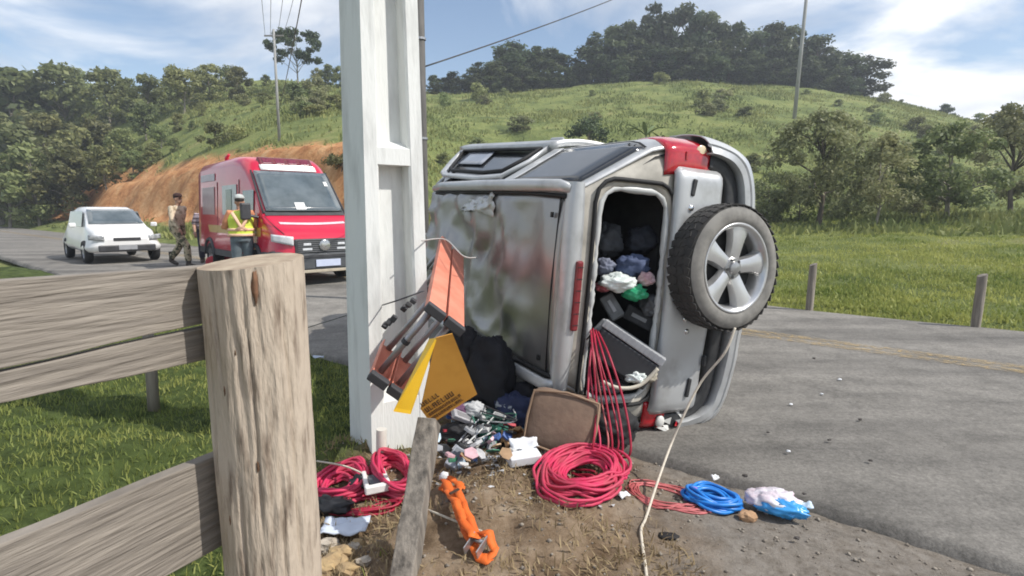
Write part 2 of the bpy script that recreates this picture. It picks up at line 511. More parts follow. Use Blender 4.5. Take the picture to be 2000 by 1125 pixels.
# road: asphalt slab with worn edge, in road coordinates
def rp(r, t, z=0.0):
    return (RP0[0] + RN[0] * r + RT[0] * t, RP0[1] + RN[1] * r + RT[1] * t, z)
def build_road():
    ts = np.concatenate([np.linspace(-40, -8, 24, endpoint=False), np.arange(-8, 12, 0.08), np.linspace(12, 130, 60)])
    rs = np.array([R_NEAR - 0.03, R_NEAR, R_NEAR + 0.05, -3.3, -2.6, -1.8, -1, -0.3, 0.3, 1, 1.7, R_FAR - 0.1, R_FAR, R_FAR + 0.03])
    V = []; 
    for t in ts:
        e = 0.10 * (float(fbm(np.array([t * 1.3]), np.array([3.0]), 4)[0]) - 0.46)
        e2 = 0.18 * (float(fbm(np.array([t * 0.9]), np.array([33.0]), 4)[0]) - 0.46)
        for k, r in enumerate(rs):
            z = -0.10 if k in (0, len(rs) - 1) else (-0.012 if k in (1, len(rs) - 2) else 0.02 - 0.0025 * r * r * 0.6)
            rr = r + (e if k <= 2 else 0) + (e2 if k >= len(rs) - 3 else 0)
            V.append(rp(rr, t, z))
    n = len(rs); a = (np.arange(len(ts) - 1)[:, None] * n + np.arange(n - 1)[None, :]).ravel()
    Fq = np.stack([a, a + n, a + n + 1, a + 1], -1)
    m = bpy.data.materials.new('asphalt'); m.use_nodes = True
    nn, l = m.node_tree.nodes, m.node_tree.links
    bs = nn['Principled BSDF']; bs.inputs['Roughness'].default_value = 0.85; bs.inputs['Specular IOR Level'].default_value = 0.3
    t = nn.new('ShaderNodeTexCoord')
    mp = nn.new('ShaderNodeMapping'); mp.inputs['Rotation'].default_value = (0, 0, 0.715); mp.inputs['Scale'].default_value = (0.12, 1.0, 1.0)
    l.new(t.outputs['Object'], mp.inputs['Vector'])
    def noise(sc, det, vec, ro=0.6):
        q = nn.new('ShaderNodeTexNoise'); q.inputs['Scale'].default_value = sc; q.inputs['Detail'].default_value = det; q.inputs['Roughness'].default_value = ro
        l.new(vec, q.inputs['Vector']); return q
    big = noise(1.1, 5, mp.outputs[0])
    cr = nn.new('ShaderNodeValToRGB'); cr.color_ramp.elements[0].position = 0.36; cr.color_ramp.elements[1].position = 0.62
    cr.color_ramp.elements[0].color = (0.125, 0.117, 0.106, 1); cr.color_ramp.elements[1].color = (0.255, 0.238, 0.212, 1)
    l.new(big.outputs['Fac'], cr.inputs['Fac'])
    sp = noise(90, 3, t.outputs['Object'], 0.8)
    mr = nn.new('ShaderNodeMapRange'); mr.inputs['From Min'].default_value = 0.3; mr.inputs['From Max'].default_value = 0.7; mr.inputs['To Min'].default_value = 0.72; mr.inputs['To Max'].default_value = 1.28
    l.new(sp.outputs['Fac'], mr.inputs['Value'])
    cs = noise(38, 2, t.outputs['Object'], 0.5)
    mrc = nn.new('ShaderNodeMapRange'); mrc.inputs['From Min'].default_value = 0.35; mrc.inputs['From Max'].default_value = 0.65; mrc.inputs['To Min'].default_value = 0.86; mrc.inputs['To Max'].default_value = 1.14; l.new(cs.outputs['Fac'], mrc.inputs['Value'])
    st = noise(2.6, 6, t.outputs['Object'], 0.7)
    mr2 = nn.new('ShaderNodeMapRange'); mr2.inputs['From Min'].default_value = 0.35; mr2.inputs['From Max'].default_value = 0.55; mr2.inputs['To Min'].default_value = 0.74; mr2.inputs['To Max'].default_value = 1.04
    l.new(st.outputs['Fac'], mr2.inputs['Value'])
    mm = nn.new('ShaderNodeMath'); mm.operation = 'MULTIPLY'; m0 = nn.new('ShaderNodeMath'); m0.operation = 'MULTIPLY'; l.new(mr.outputs[0], m0.inputs[0]); l.new(mrc.outputs[0], m0.inputs[1]); l.new(m0.outputs[0], mm.inputs[0]); l.new(mr2.outputs[0], mm.inputs[1])
    # cracks
    vo = nn.new('ShaderNodeTexVoronoi'); vo.feature = 'DISTANCE_TO_EDGE'; vo.inputs['Scale'].default_value = 0.55
    dv = noise(2.5, 4, t.outputs['Object']); va = nn.new('ShaderNodeVectorMath'); va.operation = 'MULTIPLY_ADD'; va.inputs[1].default_value = (0.9, 0.9, 0)
    l.new(dv.outputs['Color'], va.inputs[0]); l.new(t.outputs['Object'], va.inputs[2]); l.new(va.outputs[0], vo.inputs['Vector'])
    ck = nn.new('ShaderNodeMapRange'); ck.inputs['From Max'].default_value = 0.008; ck.inputs['To Min'].default_value = 0.86; ck.inputs['To Max'].default_value = 1.0
    l.new(vo.outputs['Distance'], ck.inputs['Value'])
    m3 = nn.new('ShaderNodeMath'); m3.operation = 'MULTIPLY'; l.new(mm.outputs[0], m3.inputs[0]); l.new(ck.outputs[0], m3.inputs[1])
    vm = nn.new('ShaderNodeVectorMath'); vm.operation = 'SCALE'; l.new(cr.outputs[0], vm.inputs[0]); l.new(m3.outputs[0], vm.inputs['Scale'])
    l.new(vm.outputs[0], bs.inputs['Base Color'])
    bp = nn.new('ShaderNodeBump'); bp.inputs['Strength'].default_value = 0.5; bp.inputs['Distance'].default_value = 0.006
    l.new(sp.outputs['Fac'], bp.inputs['Height']); l.new(bp.outputs[0], bs.inputs['Normal'])
    o = npmesh('road', np.array(V), Fq, m, smooth=False)
    tag(o, kind='structure')
    # worn double centre line
    def linemat(name, c):
        k = mat(name, c, c, rough=0.7)
        n2, l2 = k.node_tree.nodes, k.node_tree.links
        tcx = n2.new('ShaderNodeTexCoord'); q = n2.new('ShaderNodeTexNoise'); q.inputs['Scale'].default_value = 22; q.inputs['Detail'].default_value = 6
        l2.new(tcx.outputs['Object'], q.inputs['Vector'])
        mr_ = n2.new('ShaderNodeMapRange'); mr_.inputs['From Min'].default_value = 0.38; mr_.inputs['From Max'].default_value = 0.72; mr_.inputs['To Max'].default_value = 0.75
        l2.new(q.outputs['Fac'], mr_.inputs['Value']); l2.new(mr_.outputs[0], n2['Principled BSDF'].inputs['Alpha'])
        return k
    ym = linemat('yellow_road_paint', (0.44, 0.32, 0.15))
    for r0 in (-0.19, 0.01):
        q = B()
        tt = np.linspace(-40, 110, 260)
        for t0, t1 in zip(tt[:-1], tt[1:]):
            q.add([rp(r0, t0, 0.026), rp(r0 + 0.16, t0, 0.026), rp(r0 + 0.16, t1, 0.026), rp(r0, t1, 0.026)], [(0, 1, 2, 3)])
        q.obj('centre_line', ym, o)
    return o
road = build_road()

# verge: trampled earth, straw and gravel between fence and road
def verge_z(x, y):
    r, t = road_rt(x, y)
    k = np.clip((R_NEAR - r) / 0.5, 0, 1)
    z = -0.045 + 0.05 * k
    bumpy = sstep(0.9, -0.3, x) if False else 1 - sstep(-0.1, 1.1, x)
    z = z + bumpy * k * (0.18 * (fbm(x * 1.6 + 3, y * 1.6, 3) - 0.42) + 0.12 * (fbm(x * 6, y * 6, 5) - 0.46))
    z = z + 0.025 * (fbm(x * 9 + 5, y * 9, 4) - 0.46)
    z = z + 0.10 * np.exp(-(((x + 0.05) / 0.55) ** 2 + ((y - 2.45) / 0.5) ** 2))
    z = z - 0.012 * (1 - k)
    return z
def vz(x, y):
    return float(verge_z(np.array([x]), np.array([y]))[0])
def build_verge():
    xs = np.concatenate([np.linspace(-14, -2.6, 70, endpoint=False), np.linspace(-2.6, 2.6, 260), np.linspace(2.65, 9, 30)])
    ys = np.concatenate([np.linspace(-6, 0.9, 40, endpoint=False), np.linspace(0.9, 5.2, 215), np.linspace(5.24, 14, 60)])
    X, Y = np.meshgrid(xs, ys, indexing='ij')
    Z = verge_z(X, Y)
    n = len(ys)
    i, j = np.meshgrid(np.arange(len(xs) - 1), np.arange(n - 1), indexing='ij')
    a = (i * n + j).ravel()
    r, _ = road_rt(X, Y); rf = r.ravel()
    Fq = np.stack([a, a + n, a + n + 1, a + 1], -1)
    ok = (rf[Fq].max(1) < R_NEAR + 0.45)
    Fq = Fq[ok]
    # soil cover: 0 bare earth ... 1 green turf
    g = 1 - sstep(-1.15, -0.75, X + 0.5 * (fbm(X * 2.2, Y * 2.2, 4) - 0.46))
    g = np.maximum(g, (1 - sstep(-0.75, -0.45, X + 0.5 * (fbm(X * 2.2, Y * 2.2, 4) - 0.46))) * sstep(2.95, 3.25, Y))
    m = bpy.data.materials.new('earth_verge'); m.use_nodes = True
    nn, l = m.node_tree.nodes, m.node_tree.links
    bs = nn['Principled BSDF']; bs.inputs['Roughness'].default_value = 0.95; bs.inputs['Specular IOR Level'].default_value = 0.15
    t = nn.new('ShaderNodeTexCoord')
    def noise(sc, det, ro=0.65):
        q = nn.new('ShaderNodeTexNoise'); q.inputs['Scale'].default_value = sc; q.inputs['Detail'].default_value = det; q.inputs['Roughness'].default_value = ro
        l.new(t.outputs['Object'], q.inputs['Vector']); return q
    def ramp(src, stops):
        c = nn.new('ShaderNodeValToRGB')
        while len(c.color_ramp.elements) < len(stops): c.color_ramp.elements.new(0.5)
        for e, (p, cc) in zip(c.color_ramp.elements, stops): e.position = p; e.color = (*cc, 1)
        l.new(src, c.inputs['Fac']); return c
    e = ramp(noise(5, 8, 0.7).outputs['Fac'], [(0.30, (0.075, 0.047, 0.028)), (0.46, (0.18, 0.125, 0.078)), (0.58, (0.27, 0.20, 0.135)), (0.74, (0.36, 0.29, 0.21))])
    gr = ramp(noise(7, 6).outputs['Fac'], [(0.35, (0.035, 0.05, 0.015)), (0.65, (0.09, 0.12, 0.035))])
    av = nn.new('ShaderNodeAttribute'); av.attribute_name = 'var'
    mx = nn.new('ShaderNodeMix'); mx.data_type = 'RGBA'
    l.new(av.outputs['Fac'], mx.inputs['Factor']); l.new(e.outputs[0], mx.inputs['A']); l.new(gr.outputs[0], mx.inputs['B'])
    # towards the carriageway the earth gives way to grey crushed stone
    sx = nn.new('ShaderNodeSeparateXYZ'); l.new(t.outputs['Object'], sx.inputs[0])
    ad = nn.new('ShaderNodeMath'); ad.operation = 'MULTIPLY_ADD'; ad.inputs[1].default_value = 1.2; l.new(noise(2.2, 5).outputs['Fac'], ad.inputs[0]); l.new(sx.outputs['X'], ad.inputs[2])
    mg = nn.new('ShaderNodeMapRange'); mg.inputs['From Min'].default_value = 0.95; mg.inputs['From Max'].default_value = 1.55; mg.inputs['To Max'].default_value = 0.85
    l.new(ad.outputs[0], mg.inputs['Value'])
    gs = ramp(noise(16, 8, 0.75).outputs['Fac'], [(0.34, (0.14, 0.125, 0.105)), (0.5, (0.225, 0.205, 0.18)), (0.68, (0.30, 0.28, 0.25))])
    mx2 = nn.new('ShaderNodeMix'); mx2.data_type = 'RGBA'
    l.new(mg.outputs[0], mx2.inputs['Factor']); l.new(mx.outputs['Result'], mx2.inputs['A']); l.new(gs.outputs[0], mx2.inputs['B'])
    l.new(mx2.outputs['Result'], bs.inputs['Base Color'])
    bp = nn.new('ShaderNodeBump'); bp.inputs['Strength'].default_value = 0.8; bp.inputs['Distance'].default_value = 0.02
    l.new(noise(45, 7, 0.75).outputs['Fac'], bp.inputs['Height']); l.new(bp.outputs[0], bs.inputs['Normal'])
    o = npmesh('verge', np.stack([X, Y, Z], -1).reshape(-1, 3), Fq, m, var=g.ravel(), smooth=True)
    tag(o, kind='structure')
build_verge()

# ------------------------------------------------------------------ grass and loose ground cover (stuff)
def blades(name, P, h, w, m, label, lean=0.5, cat='grass', flatten=1.0, pscale=1.0):
    n = len(P)
    th = rng.random(n) * 2 * PI
    hh = h * (0.5 + rng.random(n)); ww = w * (0.6 + 0.8 * rng.random(n))
    ln = lean * rng.random(n); la = rng.random(n) * 2 * PI
    dirx, diry = np.cos(th), np.sin(th)
    tip = P + np.stack([np.cos(la) * ln * hh, np.sin(la) * ln * hh, hh * np.sqrt(np.maximum(0.05, 1 - np.minimum(ln, 1) ** 2)) * flatten], -1)
    mid = P + (tip - P) * 0.55 + np.stack([0 * hh, 0 * hh, 0.12 * hh * flatten], -1)
    side = np.stack([dirx * ww / 2, diry * ww / 2, 0 * ww], -1)
    V = np.stack([P - side, P + side, mid + side * 0.8, mid - side * 0.8, tip], 1).reshape(-1, 3)
    b = np.arange(n) * 5
    T = np.concatenate([np.stack([b, b + 1, b + 2], -1), np.stack([b, b + 2, b + 3], -1), np.stack([b + 3, b + 2, b + 4], -1)])
    patch = np.clip((fbm(P[:, 0] * pscale + 40, P[:, 1] * pscale + 11, 4) - 0.28) / 0.38, 0, 1)
    var = np.repeat(np.clip(0.62 * patch + 0.5 * rng.random(n) - 0.06, 0, 1), 5)
    o = npmesh(name, V, T, m, var=var)
    tag(o, label, cat, kind='stuff')
    return o
G_GREEN = leafmat('grass_blade', (0.36, 0.37, 0.11), (0.15, 0.20, 0.05), rand=0, trans=0.35, rough=0.6)
G_MEADOW = leafmat('meadow_blade', (0.47, 0.47, 0.14), (0.14, 0.20, 0.045), rand=0, trans=0.35, rough=0.6)
G_HILL = leafmat('hill_tuft', (0.32, 0.325, 0.115), (0.13, 0.17, 0.055), rand=0, trans=0.3, rough=0.7)
G_DRY = leafmat('dry_straw', (0.40, 0.31, 0.18), (0.17, 0.115, 0.06), rand=0, trans=0.2, rough=0.8)

def left_turf():
    n = 120000
    x = rng.uniform(-9, -0.45, n); y = rng.uniform(0.9, 9.5, n)
    r, t = road_rt(x, y)
    g = 1 - sstep(-1.15, -0.75, x + 0.5 * (fbm(x * 2.2, y * 2.2, 4) - 0.46))
    g = np.maximum(g, (1 - sstep(-0.75, -0.45, x + 0.5 * (fbm(x * 2.2, y * 2.2, 4) - 0.46))) * sstep(2.95, 3.25, y))
    near = x / np.maximum(y, .1) > -1.25
    ok = (r < R_NEAR - 0.03) & (rng.random(n) < g * 0.95 + 0.03) & near
    x, y = x[ok], y[ok]
    P = np.stack([x, y, verge_z(x, y) - 0.005], -1)
    blades('turf', P, 0.042, 0.0065, G_GREEN, 'short green grass behind the wooden fence', lean=0.95, pscale=1.6)
left_turf()

def meadow():
    n = 210000
    yy = rng.uniform(0, 1, n) ** 1.5 * 24 + 5.5
    uu = rng.uniform(-0.15, 1.05, n)
    x = uu * yy; y = yy
    r, t = road_rt(x, y)
    ok = (r > R_FAR + 0.02) & (r < 26)
    cl = fbm(x * 0.9, y * 0.9, 3)
    ok &= rng.random(n) < np.clip((cl - 0.30) * 4, 0.25, 1)
    x, y = x[ok], y[ok]; cl = cl[ok]
    P = np.stack([x, y, terrain_z(x, y) - 0.01], -1)
    blades('meadow_grass', P, 0.075, 0.022, G_MEADOW, 'rough sunlit meadow grass beyond the road', lean=0.9, pscale=0.8)
meadow()

def hill_tufts():
    n = 170000
    yy = rng.uniform(0, 1, n) ** 0.9 * 74 + 18
    uu = rng.uniform(-0.98, 0.98, n)
    x = uu * yy; y = yy
    r, t = road_rt(x, y)
    cl = fbm(x * 0.22, y * 0.22, 4)
    bank = soil_masks(x, y)
    ok = (r > 3.0) & (rng.random(n) < np.clip((cl - 0.38) * 5, 0.03, 1)) & (rng.random(n) > bank * 0.97)
    x, y = x[ok], y[ok]
    P = np.stack([x, y, terrain_z(x, y) - 0.05], -1)
    n = len(P)
    o = blades('hill_grass', P, 0.30, 0.12, G_HILL, 'green tussocky grass covering the far hillsides', lean=1.0, pscale=0.16)
hill_tufts()

def straw():
    n = 10000
    x = rng.uniform(-1.1, 1.0, n); y = rng.uniform(1.7, 3.3, n)
    cl = fbm(x * 3.3 + 7, y * 3.3, 4)
    r, t = road_rt(x, y)
    keep = (rng.random(n) < np.clip((cl - 0.36) * 6, 0.04, 1)) & (r < R_NEAR - 0.15) & (x < 0.75 - 0.25 * (y - 2))
    x, y = x[keep], y[keep]
    P = np.stack([x, y, verge_z(x, y) - 0.003], -1)
    blades('dry_grass', P, 0.065, 0.006, G_DRY, 'dry trampled straw on the bare earth verge', lean=1.3, flatten=0.6)
    n = 2600
    x = rng.uniform(-1.0, 2.4, n); y = rng.uniform(1.7, 4.0, n); r, t = road_rt(x, y)
    k = (r < R_NEAR + 0.02); x, y = x[k], y[k]; n = len(x)
    s = 0.003 + 0.010 * rng.random(n) ** 3
    base = np.array([[1, 0, 0], [-1, 0, 0], [0, 1, 0], [0, -1, 0], [0, 0, .8], [0, 0, -.8]])
    V = base[None] * s[:, None, None] * (0.6 + 0.8 * rng.random((n, 6, 1))) + np.stack([x, y, verge_z(x, y) + s * 0.3], -1)[:, None]
    fc = np.array([[0, 2, 4], [2, 1, 4], [1, 3, 4], [3, 0, 4], [2, 0, 5], [1, 2, 5], [3, 1, 5], [0, 3, 5]])
    T = (np.arange(n)[:, None, None] * 6 + fc[None]).reshape(-1, 3)
    o = npmesh('gravel', V.reshape(-1, 3), T, mat('pebble', (0.33, 0.29, 0.24), (0.13, 0.11, 0.09), scale=30, rough=0.9))
    tag(o, 'small loose pebbles and crumbs of earth on the verge', 'gravel', kind='stuff')
straw()

# ------------------------------------------------------------------ trees
BARK = mat('bark', (0.16, 0.13, 0.10), (0.06, 0.05, 0.04), scale=6, rough=0.95, bump=0.5, stretch=(1, 1, 0.25))
BARK_PALE = mat('pale_bark', (0.34, 0.31, 0.26), (0.17, 0.15, 0.12), scale=6, rough=0.95, bump=0.5, stretch=(1, 1, 0.25))
L_DARK = leafmat('forest_leaf', (0.125, 0.16, 0.072), (0.045, 0.068, 0.034), rand=0.35, trans=0.35)
L_MID = leafmat('hill_leaf', (0.30, 0.325, 0.135), (0.14, 0.17, 0.07), rand=0.35, trans=0.4)
L_OLIVE = leafmat('olive_leaf', (0.32, 0.335, 0.17), (0.16, 0.18, 0.085), rand=0.25, trans=0.4)
L_BRIGHT = leafmat('bright_leaf', (0.18, 0.23, 0.06), (0.07, 0.11, 0.03), rand=0.25)

def leaf_cloud(clumps, per, size, seed, flat=0.75):
    """leaf cards spread in clumps; clumps: (x,y,z,r)"""
    rg = np.random.default_rng(seed)
    C = np.array(clumps); n = len(C) * per
    c = np.repeat(C, per, 0)
    d = rg.normal(size=(n, 3)); d /= np.linalg.norm(d, axis=1)[:, None]
    rad = rg.random(n) ** 0.45
    P = c[:, :3] + d * (rad * c[:, 3])[:, None] * np.array([1, 1, flat])
    a = rg.normal(size=(n, 3)) + np.array([0, 0, 0.2]); a /= np.linalg.norm(a, axis=1)[:, None]
    nrm = d * 0.7 + rg.normal(size=(n, 3)) * 0.6 + np.array([0, 0, 0.45])
    b = np.cross(nrm, a); b /= np.linalg.norm(b, axis=1)[:, None] + 1e-9
    a = np.cross(b, nrm); a /= np.linalg.norm(a, axis=1)[:, None] + 1e-9
    s = size * (0.55 + 0.9 * rg.random(n))[:, None]
    V = np.stack([P - a * s, P + b * s * 0.55, P + a * s, P - b * s * 0.55], 1).reshape(-1, 3)
    q = np.arange(n) * 4
    var = np.clip(0.5 + 0.28 * rg.normal(size=n) + np.repeat(rg.normal(size=len(C)) * 0.2, per), 0, 1)
    return V, np.stack([q, q + 1, q + 2, q + 3], -1), np.repeat(var, 4)

def make_tree(name, H, W, seed, leaf, bark, nclump=34, per=75, lsize=0.26, base=0.30, shape='round', tr=0.16, crown_r=None):
    """a tapered trunk with limbs and a crown of leaf clumps; origin at the foot"""
    rd = random.Random(seed)
    root = empty(name)
    cl = []
    for i in range(nclump):
        th = rd.random() * 2 * PI
        if shape == 'round':
            zz = rd.random(); env = math.sin(PI * min(0.98, 0.12 + 0.86 * zz)) ** 0.6
            rr = W / 2 * env * math.sqrt(rd.random()) * 0.95
            z = H * (base + (0.95 - base) * zz)
        elif shape == 'tiers':
            tier = rd.choice((0.62, 0.80, 0.97)); ww = {0.62: 0.75, 0.80: 1.0, 0.97: 0.72}[tier]
            rr = W / 2 * ww * math.sqrt(rd.random()); z = H * (tier - 0.05 * (rr / W * 2) ** 2 + rd.uniform(-0.02, 0.02))
        elif shape == 'spread':
            zz = rd.random() ** 0.8; env = (1 - (2 * zz - 0.9) ** 2 * 0.55) ** 0.5 if abs(2 * zz - 0.9) < 1.3 else 0.4
            rr = W / 2 * env * math.sqrt(rd.random()); z = H * (base + (0.97 - base) * zz) - 0.10 * H * (rr / (W / 2)) ** 2
        cr = (crown_r or 0.17 * W) * rd.uniform(0.6, 1.25)
        if shape == 'tiers': cr *= 0.85
        cl.append((rr * math.cos(th), rr * math.sin(th), z, cr))
    t = B()
    lean = Vector((rd.uniform(-0.04, 0.04) * H, rd.uniform(-0.04, 0.04) * H, 0))
    top = H * (0.72 if shape != 'tiers' else 0.95)
    pth = [Vector((0, 0, -0.3)), Vector((0, 0, 0.02 * H)) + lean * .1, Vector((0, 0, 0.3 * top)) + lean * .3 + Vector((rd.uniform(-.1, .1), rd.uniform(-.1, .1), 0)), Vector((0, 0, 0.65 * top)) + lean * .7, Vector((0, 0, top)) + lean]
    t.tube(pth, [tr * 1.5, tr * 1.1, tr * 0.85, tr * 0.55, tr * 0.2], 8)
    for c in rd.sample(cl, min(len(cl), 13)):
        z0 = max(0.18 * H, min(c[2] * rd.uniform(0.5, 0.75), top * 0.9))
        k = z0 / top
        p0 = Vector((0, 0, z0)) + lean * k
        p1 = Vector(c[:3])
        mid = p0.lerp(p1, 0.5) + Vector((rd.uniform(-.05, .05) * W, rd.uniform(-.05, .05) * W, 0.04 * H))
        t.tube([p0, mid, p1], [tr * 0.45, tr * 0.28, tr * 0.07], 5)
    t.obj('trunk', bark, root, smooth=True)
    V, Fq, var = leaf_cloud(cl, per, lsize, seed)
    npmesh('crown', V, Fq, leaf, root, var=var)
    return root

def copy_tree(src):
    c = src.copy(); col.objects.link(c)
    for ch in src.children:
        k = ch.copy(); col.objects.link(k); k.parent = c
    return c
_proto_used = set()
def plant(proto, x, y, sc, rz, label, cat, group, dz=0.0, sz=1.0):
    o = proto if proto.name not in _proto_used else copy_tree(proto)
    _proto_used.add(proto.name); _proto_used.add(o.name)
    o.location = (x, y, tz(x, y) + dz)
    o.rotation_euler = (0, 0, rz); o.scale = (sc, sc, sc * sz)
    tag(o, label, cat, group)
    return o

forest = [make_tree('forest_tree', 11, 7.5, 11 + i, L_DARK, BARK, nclump=40, per=85, lsize=0.30, base=0.02, tr=0.20) for i in range(4)]
hillt = [make_tree('hill_tree', 7, 5.0, 51 + i, L_MID, BARK_PALE, nclump=36, per=80, lsize=0.22, base=0.14, tr=0.13) for i in range(3)]
olive = [make_tree('hill_tree', 5.5, 4.6, 61 + i, L_OLIVE, BARK_PALE, nclump=34, per=80, lsize=0.20, base=0.12, shape='spread', tr=0.10) for i in range(2)]

# ridge-top wood, right of the concrete pole: (px, top y, distance, kind)
rd = random.Random(5)
def top_at(px, topy, Y, protos, H, label, group, cat='tree', wide=1.0):
    P = at(px, topy, Y)
    z0 = tz(P.x, Y)
    h = P.z - z0
    pr = protos[rd.randrange(len(protos))]
    s = h / H
    return plant(pr, P.x, Y, s * wide, rd.random() * 6.28, label, cat, group, sz=1.0 / wide, dz=-0.25)
wood = [(846, 150), (868, 160), (885, 146), (905, 165), (920, 150), (938, 128), (965, 118), (985, 100), (1008, 86), (1030, 92), (1052, 108), (1080, 98), (1105, 112),
        (1130, 128), (1155, 104), (1172, 68), (1200, 66), (1228, 45), (1255, 32), (1285, 4), (1318, -10), (1350, 0), (1378, 20),
        (1400, 28), (1425, 46), (1452, 44), (1482, 50), (1510, 58), (1540, 58), (1570, 66), (1600, 76), (1628, 86), (1655, 100), (1688, 112)]
front = [(850, 168), (890, 170), (930, 152), (960, 148), (990, 140), (1020, 138), (1050, 142), (1085, 140), (1115, 142), (1150, 134), (1185, 122), (1215, 112), (1245, 100), (1275, 92), (1305, 88), (1335, 92), (1365, 96), (1395, 102), (1425, 106),
         (1455, 110), (1485, 114), (1515, 118), (1545, 122), (1575, 126), (1605, 134), (1635, 142), (1662, 152)]
def wood_label(px):
    if px < 930: return 'low dark tree at the left end of the ridge wood beside the concrete pole'
    if px < 1140: return 'dark tree in the lower left-hand clump of the ridge wood'
    if px < 1420: return 'dark tree in the tallest middle part of the ridge wood'
    if px < 1640: return 'dark tree in the even right-hand part of the ridge wood'
    return 'dark tree at the ragged right end of the ridge wood'
for row, lst in (('back', wood), ('front', front)):
    for px, ty in lst:
        D_ = float(np.interp(px, _px, _rd))
        Y = D_ - (1.0 if row == 'back' else 4.0) + rd.uniform(-1.2, 1.2)
        h_ = at(px, ty, Y).z - tz(at(px, ty, Y).x, Y)
        wd = min(1.7, max(0.85, 6.5 / max(h_, 2.0) * 1.45))
        top_at(px, ty - 9 + rd.uniform(-6, 6), Y, forest, 11, (wood_label(px) if row == 'back' else wood_label(px).replace('dark', 'smaller front-row', 1)), 'trees of the wood on the right-hand ridge', wide=wd)
for px, ty, Y in [(1760, 190, 90), (1800, 210, 88), (1850, 200, 92), (1905, 225, 86), (1950, 215, 90), (2005, 235, 86), (2050, 240, 88), (1980, 190, 95)]:
    top_at(px, ty, Y, forest, 11, 'dark tree on the falling ridge right of the dense wood', 'trees on the falling end of the right-hand ridge')

# left-hand hill
lw = [(-40, 150, 70), (20, 130, 66), (70, 145, 72), (115, 120, 68), (160, 138, 74), (205, 128, 66), (245, 150, 70), (285, 140, 64), (325, 150, 70), (352, 122, 62), (385, 135, 70), (405, 118, 66), (440, 120, 70), (462, 128, 64),
      (490, 150, 68), (518, 145, 70), (640, 118, 74), (665, 128, 70), (620, 125, 76), (690, 130, 74)]
for px, ty, Y in lw:
    top_at(px, ty + rd.uniform(-4, 4), Y, hillt, 7, 'leafy tree on the skyline of the left-hand hill', 'trees on the skyline of the left-hand hill', wide=1.1)
for px, ty, Y in [(-20, 210, 56), (30, 235, 52), (85, 215, 56), (140, 240, 52), (190, 222, 54), (235, 245, 50), (280, 195, 56), (310, 235, 50), (345, 215, 54), (295, 270, 46), (340, 262, 46), (375, 230, 52), (392, 195, 58),
                  (430, 200, 58), (60, 270, 47), (130, 275, 47), (200, 275, 46), (0, 285, 48), (255, 285, 46)]:
    top_at(px, ty, Y, hillt, 7, 'mid green tree on the wooded slope above the earth bank', 'trees on the wooded slope above the earth bank', wide=1.05)
for px, ty, Y in [(480, 190, 58), (505, 195, 60), (530, 180, 62), (570, 178, 64), (595, 165, 66), (615, 180, 62), (640, 165, 66), (662, 172, 64), (520, 165, 68), (460, 225, 50), (415, 240, 48), (500, 225, 52), (440, 255, 46)]:
    top_at(px, ty, Y, olive, 5.5, 'pale olive scrub tree on the left-hand hillside', 'scrub trees on the left-hand hillside', wide=1.15)
em = make_tree('emergent_tree', 12, 13.5, 91, L_DARK, BARK_PALE, nclump=62, per=90, lsize=0.27, shape='tiers', tr=0.17, crown_r=1.15)
P = at(578, 66, 64); z0 = tz(P.x, 64); s = (P.z - z0) / 12
plant(em, P.x, 64, s, 0.4, 'tall flat-topped tree with tiered crown rising above the left-hand hill', 'tree', None, sz=1.0)

# single trees and bushes on the meadow side
def solo(name, px, ty, by, Y, W, seed, leaf, bark, label, cat='tree', base=0.2, shape='round', nclump=50, per=150, lsize=0.07, tr=0.09, cr=None):
    Pt, Pb = at(px, ty, Y), at(px, by, Y)
    H = Pt.z - tz(Pb.x, Y)
    t = make_tree(name, H, W, seed, leaf, bark, nclump=nclump, per=per, lsize=lsize, base=base, shape=shape, tr=tr, crown_r=cr)
    t.location = (Pb.x, Y, tz(Pb.x, Y)); tag(t, label, cat)
    return t
solo('meadow_tree', 1600, 212, 420, 24, 4.6, 201, L_OLIVE, BARK, 'airy olive-green tree with dark trunk standing at the meadow edge', base=0.22, shape='round', nclump=64, per=120, lsize=0.085, tr=0.11, cr=0.55)
solo('meadow_tree', 1712, 258, 420, 22, 2.6, 203, L_OLIVE, BARK_PALE, 'smaller thin pale tree right of the airy olive-green one', nclump=40, per=90, lsize=0.075, tr=0.05, cr=0.4)
solo('meadow_tree', 1850, 240, 415, 23, 4.0, 205, L_MID, BARK_PALE, 'dense green tree in the meadow towards the right edge of view', nclump=46, per=120, lsize=0.085, tr=0.09, cr=0.5)
solo('meadow_tree', 1975, 200, 410, 26, 5.0, 206, L_OLIVE, BARK, 'broad olive tree at the far right edge of view', nclump=50, per=120, lsize=0.09, tr=0.1, cr=0.6)
solo('round_bush', 1152, 232, 300, 42, 3.6, 207, L_DARK, BARK, 'dark rounded bush on the hillside just above the overturned car', 'bush', base=0.05, nclump=34, per=90, lsize=0.12, tr=0.07, cr=0.6)
solo('hedge_bush', 1500, 330, 415, 26, 2.6, 209, L_OLIVE, BARK, 'low green bush at the foot of the hill behind the spare wheel', 'bush', base=0.03, nclump=34, per=90, lsize=0.08, tr=0.04, cr=0.45)
solo('hedge_bush', 1560, 345, 418, 27, 2.8, 211, L_BRIGHT, BARK, 'low green bush left of the airy tree trunk', 'bush', base=0.03, nclump=34, per=90, lsize=0.08, tr=0.04, cr=0.45)
solo('hedge_bush', 1655, 350, 418, 28, 3.2, 213, L_OLIVE, BARK, 'low green bush right of the airy tree trunk', 'bush', base=0.03, nclump=34, per=90, lsize=0.08, tr=0.04, cr=0.45)
